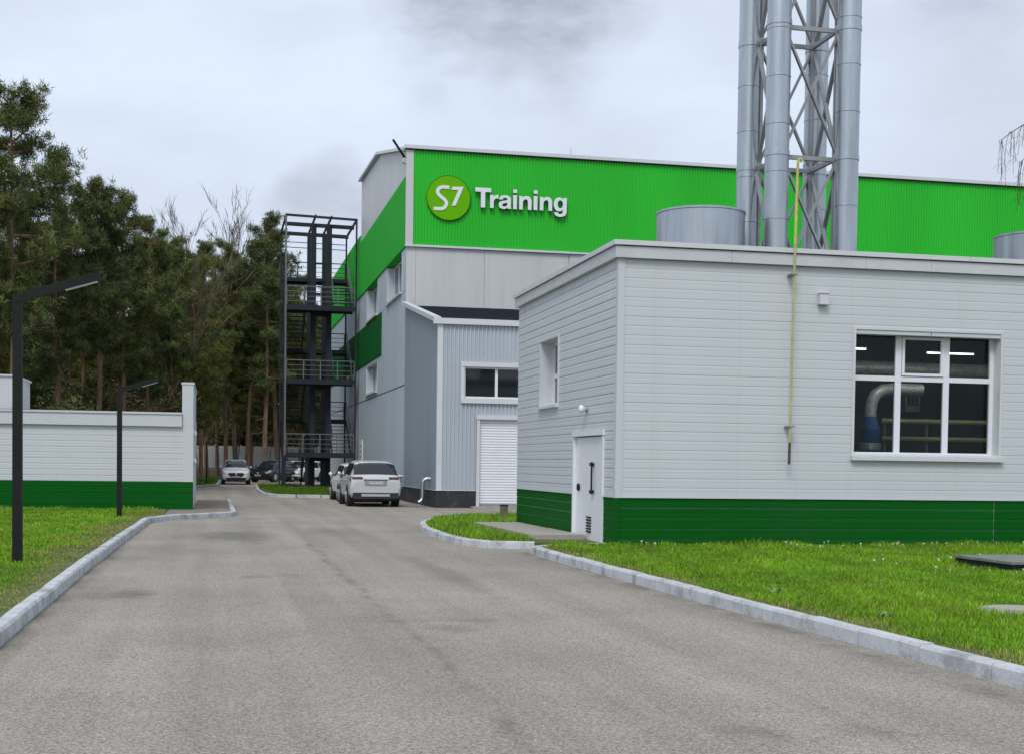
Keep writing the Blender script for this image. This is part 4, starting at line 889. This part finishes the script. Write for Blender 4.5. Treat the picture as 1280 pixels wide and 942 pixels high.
SUV = [(-2.33,.42,.82,.90,.80,.74,.60), (-2.29,.36,.96,1.04,.875,.83,.70), (-2.22,.31,1.03,1.14,.90,.86,.71), (-2.06,.29,1.06,1.38,.90,.865,.68), (-1.88,.28,1.06,1.53,.90,.87,.655), (-1.5,.28,1.05,1.60,.90,.875,.65), (-.5,.26,1.02,1.62,.90,.875,.65), (.35,.26,1.0,1.58,.90,.875,.63), (.80,.26,.99,1.38,.90,.86,.64), (1.18,.26,.98,1.06,.90,.85,.68), (1.75,.28,.93,.98,.89,.83,.6), (2.15,.3,.84,.88,.84,.76,.55), (2.33,.4,.70,.76,.70,.62,.45)]
WIN = [(4.15, 5.35), (5.43, 6.35), (6.43, 7.7)]
car('parked_car', 'silver white SUV seen from behind, parked against the annex', (5.50, 50.0, 0), R(.3), SUV, SILVER, win_u=WIN)
CUV = [(y, zb, zs*.94, zt*.935, a*.96, b*.96, c*.96) for y, zb, zs, zt, a, b, c in SUV]
car('parked_car', 'white car ahead of the silver SUV, its door mirror showing', (5.62, 55.6, 0), R(1.0), CUV, CARW, win_u=WIN, wr=.33)
car('parked_car', 'white crossover facing the camera at the end of the road', (1.38, 93.0, 0), R(180), SUV, CARW, win_u=WIN, group='cars parked under the trees')
car('parked_car', 'black SUV parked beside the white crossover, front turned left', (4.35, 104.5, 0), R(148), SUV, CARD, win_u=WIN, wr=.38, group='cars parked under the trees')
car('parked_car', 'white SUV seen through the foot of the stair tower', (6.75, 107.5, 0), R(150), SUV, CARW, win_u=WIN, wr=.38, group='cars parked under the trees')
car('parked_car', 'grey-white car mostly hidden behind the black SUV', (5.9, 113.5, 0), R(140), SUV, CARW, win_u=WIN, group='cars parked under the trees')

# ------------------------------------------------------------------ far fence
ff = thing('concrete_fence', 'pale concrete panel fence far behind the tree trunks', 'fence', (0, 136, .8))
for k in range(-14, 14):
    x = k*2.5
    MB().box(x+.09, x+2.41, 135.97, 136.03, .8, 3.0).build('panel', FENCE, ff); MB().box(x-.08, x+.08, 135.92, 136.08, .7, 3.1).build('post', FENCE, ff)

# ------------------------------------------------------------------ vegetation
def tuft_mesh(name, C, rad, n, col, jit=.35, length=(.28, .5), width=.055, upb=.35, seed=1, flat=1.0):
    """C: Nx3 tuft centres; n thin leaf triangles fan out from each"""
    g_ = np.random.default_rng(seed); Nn = len(C)
    d = g_.normal(size=(Nn, n, 3)); d[..., 2] = d[..., 2]*flat+upb; d /= np.linalg.norm(d, axis=-1, keepdims=True)
    L = g_.uniform(*length, size=(Nn, n, 1)); o = C[:, None, :]+g_.normal(size=(Nn, n, 3))*rad
    s = np.cross(d, g_.normal(size=(Nn, n, 3))); s /= np.linalg.norm(s, axis=-1, keepdims=True)+1e-9
    a = o-s*width; b = o+s*width; c_ = o+d*L
    V = np.stack([a, b, c_], 2).reshape(-1, 3); T = np.arange(len(V)).reshape(-1, 3)
    tint = np.array(col)[None, None, :]*(1+g_.normal(size=(Nn, 1, 1))*jit*.6+g_.normal(size=(Nn, n, 1))*jit*.4)
    tint = np.clip(tint+g_.normal(size=(Nn, 1, 3))*np.array(col)*.12, .004, 1)
    return tri_mesh(name, V, T, np.repeat(tint.reshape(-1, 3), 3, 0))
def make_pine(seed, H=16., base=.42, spread=2.6, tint=(.055, .085, .026), dens=1.0, bark=BARK):
    rs = random.Random(seed); g_ = np.random.default_rng(seed)
    lean = [(0, 0)]; 
    for k in range(6): lean.append((lean[-1][0]+rs.uniform(-.12, .12), lean[-1][1]+rs.uniform(-.12, .12)))
    pts = [(lean[k][0], lean[k][1], H*k/6*.98) for k in range(7)]; r0 = .0085*H+.03
    m = MB(); m.path(pts, [r0*(1-.86*k/6) for k in range(7)], 9)
    def axis(z): t = min(max(z/(H*.98)*6, 0), 5.999); i = int(t); f = t-i; return Vector(pts[i]).lerp(Vector(pts[i+1]), f)
    C = []
    z = H*base
    # dead stubs under the crown
    for k in range(7):
        zz = H*(.15+.27*rs.random()); a = rs.uniform(0, 6.28); p = axis(zz); L = rs.uniform(.4, 1.5); q = p+Vector((math.cos(a)*L, math.sin(a)*L, rs.uniform(-.2, .15))); m.path([p, q], [.03, .01], 4, False)
    nb = int(46*dens)
    for k in range(nb):
        t = (k+rs.random())/nb; zz = H*(base+(1-base)*.97*t)
        L = spread*(math.sin(math.pi*min(1, .14+.86*(1-t)))**.75*.55+.5*(1-t)**.8)*rs.uniform(.5, 1.12)+.25
        if t < .25: L *= rs.uniform(.3, 1.0)
        a = rs.uniform(0, 6.28); p = axis(zz); el = rs.uniform(-.12, .30)+.55*t*t
        dirv = Vector((math.cos(a)*math.cos(el), math.sin(a)*math.cos(el), math.sin(el)))
        mid = p+dirv*L*.55+Vector((0, 0, -.06*L)); end = p+dirv*L+Vector((0, 0, .06*L))
        m.path([p, mid, end], [.035+.018*L, .025, .010], 4, False)
        nt_ = int(8+L*15)
        for q in range(nt_):
            s = .28+.72*rs.random()**.7; c_ = p.lerp(mid, s/.55) if s < .55 else mid.lerp(end, (s-.55)/.45)
            sp = .12+.22*L*s*.6
            C.append((c_.x+rs.gauss(0, sp), c_.y+rs.gauss(0, sp), c_.z+rs.gauss(.06, .085+.03*L)))
    for k in range(14): p = axis(H*.97); C.append((p.x+rs.gauss(0, .15), p.y+rs.gauss(0, .15), H*rs.uniform(.93, 1.0)))
    root = thing('pine_tree', 'x', 'tree')
    m.build('trunk', bark, root, True)
    obj('crown', tuft_mesh('crown', np.array(C), .085, 30, tint, seed=seed, width=.018, length=(.14, .30), upb=.55), NEEDLE, root)
    return root
def make_bare(seed, H=15., name='bare_tree', mt=TWIG, spread=.35, lv=5):
    rs = random.Random(seed); m = MB()
    def grow(p, d, L, r, lvl):
        n = 3; pts = [p]; q = p; dd = d
        for k in range(n):
            dd = (dd+Vector((rs.gauss(0, .10), rs.gauss(0, .10), .06))).normalized(); q = q+dd*L/n; pts.append(q)
        m.path(pts, [r*(1-.45*k/n) for k in range(n+1)], 6 if lvl == 0 else (4 if lvl < 3 else 3), False)
        if lvl >= lv: return
        nb = rs.randint(3, 5) if lvl else 9
        for k in range(nb):
            f = rs.uniform(.35 if lvl else .3, 1.0); i = min(int(f*n), n-1); b = pts[i].lerp(pts[i+1], f*n-i)
            ax = Vector((rs.gauss(0, 1), rs.gauss(0, 1), rs.gauss(0, .3))).normalized()
            nd_ = (dd+ax*rs.uniform(.5, .95)*(spread/.35)).normalized()
            grow(b, nd_, L*rs.uniform(.42, .62)*(1.15-.45*f if lvl == 0 else 1), max(r*.42, .012), lvl+1)
    grow(Vector((0, 0, -.1)), Vector((0, 0, 1)), H*.8, .0062*H, 0)
    root = thing(name, 'x', 'tree'); m.build('trunk', mt, root, False)
    return root
def make_shrub(seed, H=3., tint=(.07, .075, .03), name='shrub'):
    rs = random.Random(seed); m = MB(); C = []
    for k in range(16):
        a = rs.uniform(0, 6.28); l = rs.uniform(.3, .75)*H*.55; q = Vector((math.cos(a)*l, math.sin(a)*l, H*rs.uniform(.6, 1.0))); mid = q*.5+Vector((rs.gauss(0, .1), rs.gauss(0, .1), .2)); m.path([(0, 0, -.1), mid, q], [.03, .02, .008], 4, False)
        for j in range(26):
            s = rs.uniform(.3, 1.05); c_ = mid.lerp(q, s) if s > .5 else Vector((0, 0, 0)).lerp(mid, s*2); C.append((c_.x+rs.gauss(0, .28), c_.y+rs.gauss(0, .28), c_.z+rs.gauss(0, .25)))
    root = thing(name, 'x', 'shrub'); m.build('stems', TWIGD, root)
    obj('foliage', tuft_mesh('foliage', np.array(C), .16, 16, tint, seed=seed, width=.03, length=(.10, .24), upb=.1), NEEDLE, root)
    return root
pines = [make_pine(11, 16, .38, 2.7, (.110, .130, .040)), make_pine(12, 16, .34, 2.2, (.094, .116, .038)), make_pine(13, 16, .44, 2.5, (.116, .134, .043)), make_pine(14, 16, .20, 2.6, (.138, .150, .038)), make_pine(15, 16, .46, 2.0, (.086, .108, .037))]
bares = [make_bare(21, spread=.20, lv=4), make_bare(22, 15, spread=.15, lv=4), make_bare(23, 15, spread=.28, mt=TWIGD)]
shrubs = [make_shrub(31, 3, (.095, .102, .038)), make_shrub(32, 3, (.115, .095, .05)), make_shrub(33, 3, (.085, .10, .034))]
proto_of = {'p': pines, 'b': bares, 's': shrubs}
used = {}
def place(kind, idx, x, y, h, label, group, name=None, sq=1.0):
    pr = proto_of[kind][idx % len(proto_of[kind])]; base = {'p': 16., 'b': 15., 's': 3.}[kind]; s = h/base
    z = float(gz(np.array(x), np.array(y)))
    if pr.name not in used: used[pr.name] = 1; o = pr
    else: o = copy_tree(pr)
    o.location = (x, y, z); o.rotation_euler = (0, 0, random.uniform(0, 6.28)); o.scale = (s*sq, s*sq, s)
    tag(o, label, {'p': 'tree', 'b': 'tree', 's': 'shrub'}[kind], group)
    if name: o.name = name
    return o
G1 = 'pines of the wood behind the low building'
named = [('p',0,-8.0,58,16.2,'tallest pine of the wood, cut by the left edge of the picture'), ('p',3,-9.6,61,14.8,'pine at the left edge just behind the tallest one'),
 ('p',1,-6.9,64,15.0,'pine with rounded top right of the tallest pine'), ('p',2,-6.3,70,14.6,'dense dark pine behind the near lamp post arm'),
 ('p',4,-5.3,66,14.3,'pine with bare orange trunk between the two black lamp posts'), ('p',0,-4.3,69,14.2,'broad pine above the second lamp post'),
 ('p',1,-3.4,74,14.0,'slimmer pine on the right shoulder of the pine group'), ('p',2,-2.5,85,14.6,'lower pine before the bare birches'),
 ('p',1,4.0,112,21.0,'tall narrow pine just left of the stair tower'), ('p',4,5.3,118,20.6,'pine seen directly behind the stair tower frame'),
 ('p',3,7.4,122,17.5,'pine behind the stair tower beside the hall wall'), ('b',0,0.3,121,20.4,'bare leafless tree standing above the dark wood'), ('b',1,1.7,123,19.8,'thinner bare tree next to the tall leafless one'),
 ('b',1,-3.0,84,13.6,'thin bare tree poking out of the pine group'), ('p',3,-1.2,92,14.6,'olive green pine low in front of the bare trees')]
for k, i, x, y, h, lab in named: place(k, i, x, y, h, lab, None, 'bare_tree' if k == 'b' else 'pine_tree')
rs = random.Random(5)
fill = [(-11.5,57,14),(-12.5,66,14),(-9.2,70,13.5),(-7.6,78,13.5),(-5.6,80,13.5),(-4.6,86,14),(-3.6,92,14.5),(-2.1,99,15.2),(-1.0,108,17.2),(-.6,114,18.2),(.9,115,18.4),(2.5,116,18.6),(3.2,124,18.5),(6.4,126,16.5),(9.6,116,15),(11.5,120,15),(-8.5,88,14),(-6.8,96,14.5),(-4.4,104,15.5),(-2.8,113,16.5),(1.9,127,17.5),(8.6,127,15.5),(-14,76,13.5),(-11,84,14),(13.5,112,15.5),(-1.7,122,17.5),(.2,128,18),(4.6,130,17)]
for k, (x, y, h) in enumerate(fill):
    place('p', (3, 0, 1, 3, 2, 4)[k % 6], x, y, h*rs.uniform(.92, 1.05), 'slender pine among the dense dark wood on the left', G1, 'pine_tree')
for k in range(26):
    x = rs.uniform(-13, 9); y = rs.uniform(76, 122) if x < -4.5 else rs.uniform(124, 133)
    place('b', 2+k, x, y, rs.uniform(6, 9), 'small leafless brown tree inside the wood', 'bare saplings inside the wood', 'bare_tree')
for k in range(64):
    x = rs.uniform(-14, 9); y = rs.uniform(54, 108) if x < -3.0 else rs.uniform(139, 150)
    place('s', k, x, y, rs.uniform(2.4, 6.5), 'low twiggy shrub under the pines', 'shrubs under the pines', 'shrub', sq=1.1)
# far wood reads as one dark mass
m = MB(); g_ = np.random.default_rng(9); C = []
for k in range(260):
    x = g_.uniform(-55, 60); y = g_.uniform(138, 185); h = g_.uniform(13, 18); z0 = .8
    m.path([(x, y, z0), (x+g_.uniform(-.3, .3), y, z0+h)], [.2, .05], 5, False)
    for q in range(46):
        zz = h*(.25+.72*g_.random()); rr = 2.6*(1-abs(zz/h-.5))*.9; a = g_.uniform(0, 6.28); r_ = rr*math.sqrt(g_.random())
        C.append((x+math.cos(a)*r_, y+math.sin(a)*r_, z0+zz))
w0 = tag(m.build('far_wood', BARKD), kind='stuff')
tag(w0, 'dark far wood behind the concrete fence', 'woodland')
obj('crowns', tuft_mesh('crowns', np.array(C), .5, 13, (.04, .055, .024), seed=4, width=.17, length=(.5, 1.1), upb=.1), NEEDLE, w0)['kind'] = 'stuff'
# birch at the right behind the boiler house: weeping twigs reach into the picture
def make_birch():
    r_ = random.Random(77); m = MB(); tw = MB(); tk = MB()
    t = thing('birch_tree', 'weeping bare birch reaching in from the right edge above the roof', 'tree', (32.1, 44.5, 0))
    tk.path([(32.1, 44.5, -.1), (32.0, 44.5, 6), (32.05, 44.5, 12), (31.9, 44.6, 21)], [.28, .22, .14, .03], 9)
    def droop(p, a, L, r0):
        pts = []; d = Vector((math.cos(a), math.sin(a), .55)); q = Vector(p)
        n = 9
        for k in range(n+1):
            pts.append(q.copy()); d = (d+Vector((0, 0, -.16))).normalized() if k else d; q = q+d*L/n
        m.path(pts, [r0*(1-.8*k/n)+.006 for k in range(n+1)], 5, False)
        for k in range(2, n+1):
            for j in range(5):
                b = pts[k]+Vector((r_.gauss(0, .05), r_.gauss(0, .05), 0)); h = r_.uniform(.5, 1.7)*(.6+.5*k/n); a2 = r_.uniform(0, 6.28); e_ = r_.uniform(.08, .35)
                c1 = b+Vector((math.cos(a2)*e_*.7, math.sin(a2)*e_*.7, -h*.3)); c2 = b+Vector((math.cos(a2)*e_, math.sin(a2)*e_, -h))
                tw.path([b, c1, c2], [.010, .008, .006], 3, False)
                for w_ in range(3):
                    s = r_.random(); b2 = c1.lerp(c2, s); tw.path([b2, b2+Vector((r_.gauss(0, .14), r_.gauss(0, .14), -r_.uniform(.1, .35)))], [.006, .004], 3, False)
    for k, (z, a, L) in enumerate(((10.5, 180, 3.6), (11.2, 205, 4.0), (12.0, 165, 4.3), (12.8, 190, 3.3), (13.8, 170, 2.9), (14.6, 200, 3.1), (11.0, 178, 3.9), (15.6, 185, 2.2), (11.5, 20, 3.5), (13, 330, 3.2), (10, 60, 3), (14, 100, 2.8), (12.5, 260, 3.2), (16.5, 250, 1.8), (13.2, 182, 3.0))):
        droop((32.02, 44.5, z+2.0), R(a), L, .035)
    tk.build('trunk', mat('birch_bark', (.4, .39, .37), .8, var=.4, scale=4), t, True); m.build('limbs', TWIGD, t); tw.build('twigs', TWIGD, t)
make_birch()

# ------------------------------------------------------------------ grass
def pip(P, poly):
    x, y = P[:, 0], P[:, 1]; ins = np.zeros(len(P), bool); n = len(poly); j = n-1
    for i in range(n):
        xi, yi = poly[i]; xj, yj = poly[j]
        c_ = ((yi > y) != (yj > y)) & (x < (xj-xi)*(y-yi)/(yj-yi+1e-12)+xi); ins ^= c_; j = i
    return ins
def grass(name, poly, bounds, n, h, seed, label, kerb_fn=None, wmul=1.0, holes=(), tint=1.0, wall_y=1e6):
    g_ = np.random.default_rng(seed); x0, x1, y0, y1 = bounds
    # density falls with distance
    u = g_.random(n); yy = y0*(y1/y0)**u if y0 > 0 else y0+(y1-y0)*u
    P = np.stack([g_.uniform(x0, x1, n), yy], -1); P = P[pip(P, poly)]
    for (hx, hy, hr) in holes: P = P[(P[:, 0]-hx)**2+(P[:, 1]-hy)**2 > hr*hr]
    # patchiness
    f = np.sin(P[:, 0]*1.7+1.3*np.sin(P[:, 1]*.9))*np.sin(P[:, 1]*1.3+1.1*np.sin(P[:, 0]*1.1))
    f2 = np.sin(P[:, 0]*5.1+P[:, 1]*3.3)*np.sin(P[:, 1]*4.7-P[:, 0]*2.2)
    edge = kerb_fn(P) if kerb_fn else np.zeros(len(P))        # 1 = worn dry strip
    keep = g_.random(len(P)) < 1-.72*edge
    P, f, f2, edge = P[keep], f[keep], f2[keep], edge[keep]; N_ = len(P)
    f3 = np.sin(P[:, 0]*.8+2*np.sin(P[:, 1]*.37))*np.sin(P[:, 1]*.55+1.7*np.sin(P[:, 0]*.6))
    L = g_.uniform(h[0], h[1], N_)*(1+.30*f+.25*f2+.2*f3)*(1-.5*edge)*(1+.6*np.clip((P[:, 1]-wall_y)/.5, 0, 1)); a = g_.uniform(0, 6.28, N_); bend = g_.uniform(.1, .75, N_)*L
    wd = (.0024+.00022*P[:, 1])*wmul*g_.uniform(.7, 1.3, N_)
    b = g_.uniform(0, 6.28, N_); sx, sy = np.cos(b)*wd, np.sin(b)*wd; z = np.full(N_, .11)
    v0 = np.stack([P[:, 0]-sx, P[:, 1]-sy, z], -1); v1 = np.stack([P[:, 0]+sx, P[:, 1]+sy, z], -1)
    mx_ = P[:, 0]+np.cos(a)*bend*.35; my = P[:, 1]+np.sin(a)*bend*.35
    v2 = np.stack([mx_+sx*.7, my+sy*.7, z+L*.6], -1); v3 = np.stack([mx_-sx*.7, my-sy*.7, z+L*.6], -1)
    v4 = np.stack([P[:, 0]+np.cos(a)*bend, P[:, 1]+np.sin(a)*bend, z+L], -1)
    V = np.stack([v0, v1, v2, v3, v4], 1).reshape(-1, 3); o = (np.arange(N_)*5)[:, None]
    T = np.concatenate([o+np.array([[0, 1, 2]]), o+np.array([[0, 2, 3]]), o+np.array([[3, 2, 4]])], 1).reshape(-1, 3)
    gcol = np.array([.135, .315, .010]); dry = np.array([.30, .245, .10]); yel = np.array([.25, .36, .016])
    k = np.clip(.5+.5*f+g_.normal(0, .3, N_), 0, 1)[:, None]; col = gcol*(1-.45*k)+yel*.45*k
    pd = np.clip(edge*.9+(g_.random(N_) < .05), 0, 1)[:, None]; pd = (g_.random((N_, 1)) < pd)*.85
    col = (col*(1-pd)+dry*pd)*g_.uniform(.65, 1.25, (N_, 1))*tint*(1+.16*f2+.14*f3)[:, None]
    o_ = obj(name, tri_mesh(name, V, T, np.repeat(col, 5, 0)), GRASS); return tag(o_, label, 'grass', kind='stuff')
def ek_right(P):
    kx = np.interp(P[:, 1], [4, 8.7, 14, 20.5, 22.6, 24], [5.88, 5.78, 5.6, 5.52, 5.5, 5.8]); d = P[:, 0]-kx
    n = .5+.5*np.sin(P[:, 1]*2.1+np.sin(P[:, 1]*.7)*2); return np.clip(1.05-d/(.12+.38*n), 0, 1)
def ek_left(P):
    kx = np.interp(P[:, 1], [4, 20, 34.2, 36], [-1.87, -1.85, -1.70, -1.4]); d = kx-P[:, 0]
    n = .5+.5*np.sin(P[:, 1]*1.3+np.sin(P[:, 1]*.5)*2); return np.clip(1.1-d/(.40+.75*n), 0, 1)
grass('grass', [(5.8, 23.6), (5.56, 23.2), (5.5, 22.6), (5.52, 20.5), (5.61, 14), (5.78, 8.7), (5.86, 6), (15, 6), (16.5, 23.55), (7.1, 23.55)], (5.4, 16.5, 7.5, 23.56), 400000, (.03, .08), 1, 'bright green lawn grass before the boiler house', ek_right, holes=[(7.86, 12.25, .34)], wall_y=23.0)
grass('grass', [(-8.2, 10), (-1.88, 10), (-1.86, 20), (-1.71, 34.2), (-1.48, 35.5), (-1.34, 36.3), (-1.4, 40.6), (-8.2, 40.6)], (-8.2, -1.3, 10, 40.6), 240000, (.03, .072), 2, 'green verge grass before the low left building', ek_left, wall_y=40.0)
grass('grass', [(8.05, 38.2), (6.7, 37.0), (5.65, 35.2), (5.02, 32.8), (4.72, 30.2), (4.65, 27.5), (4.72, 25.8), (4.87, 25.0), (5.2, 24.7), (5.85, 24.6), (5.85, 31.5), (7.0, 31.5), (7.0, 32), (12, 32), (12, 38)], (4.5, 12, 24.4, 38.5), 45000, (.05, .15), 3, 'tufted grass on the kerbed island by the slab', None)
grass('grass', [(7.4, 59.3), (4.4, 59.4), (3.4, 59.7), (2.8, 60.5), (2.6, 62.5), (2.5, 82), (7.4, 82)], (2.4, 7.5, 59.2, 82), 30000, (.06, .14), 4, 'grass on the kerbed island around the stair tower', None, .8, tint=.5)  # darker tint puts the tower's shade into the blade colour
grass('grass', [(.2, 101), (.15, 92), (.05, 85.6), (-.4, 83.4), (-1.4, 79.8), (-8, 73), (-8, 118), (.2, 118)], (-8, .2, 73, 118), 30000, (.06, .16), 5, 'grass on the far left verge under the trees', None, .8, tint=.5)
# dandelions near the hatch and along the wall
g_ = np.random.default_rng(15); dm = MB()
for k in range(95):
    x, y = (g_.uniform(9.5, 14.5), g_.uniform(16.2, 19.5)) if k < 60 else (g_.uniform(7.4, 15), g_.uniform(22.2, 23.4))
    if 10.6 < x < 14.6 and 17.1 < y < 18.8: continue
    h = g_.uniform(.05, .14); dm.path([(x, y, .1), (x+.01, y, .1+h)], [.004, .004], 3, False)
    r_ = g_.uniform(.012, .024); dm.lathe((x+.01, y, .1+h), [(r_*.4, -r_), (r_, 0), (r_*.4, r_)], 6)
tag(dm.build('dandelions', mat('seed_heads', (.5, .5, .34), .8, var=.2)), 'pale dandelion heads scattered round the hatch in the lawn', 'flowers', kind='stuff')
# leafy weeds at the kerb
def weed(x, y, label, s=1.0):
    t = thing('weed', label, 'plant', (x, y, .11)); r_ = random.Random(int(x*100))
    for k in range(9):
        a = r_.uniform(0, 6.28); L = r_.uniform(.12, .22)*s; w_ = .028*s; d = Vector((math.cos(a), math.sin(a), 0)); n_ = Vector((-d.y, d.x, 0))
        p = Vector((x, y, .115)); q = p+d*L*.5+Vector((0, 0, L*.55)); e_ = p+d*L+Vector((0, 0, L*.45))
        MB().add([p, q-n_*w_, q+n_*w_, e_], [(0, 1, 2), (1, 3, 2)]).build('leaf', mat('weed_leaf', (.11, .20, .045), .5, var=.2), t)
weed(6.15, 14.3, 'leafy pale weed in the worn grass by the right kerb', .8); weed(6.3, 12.0, 'small leafy weed lower down along the right kerb', .6)

scene.render.engine = 'CYCLES'
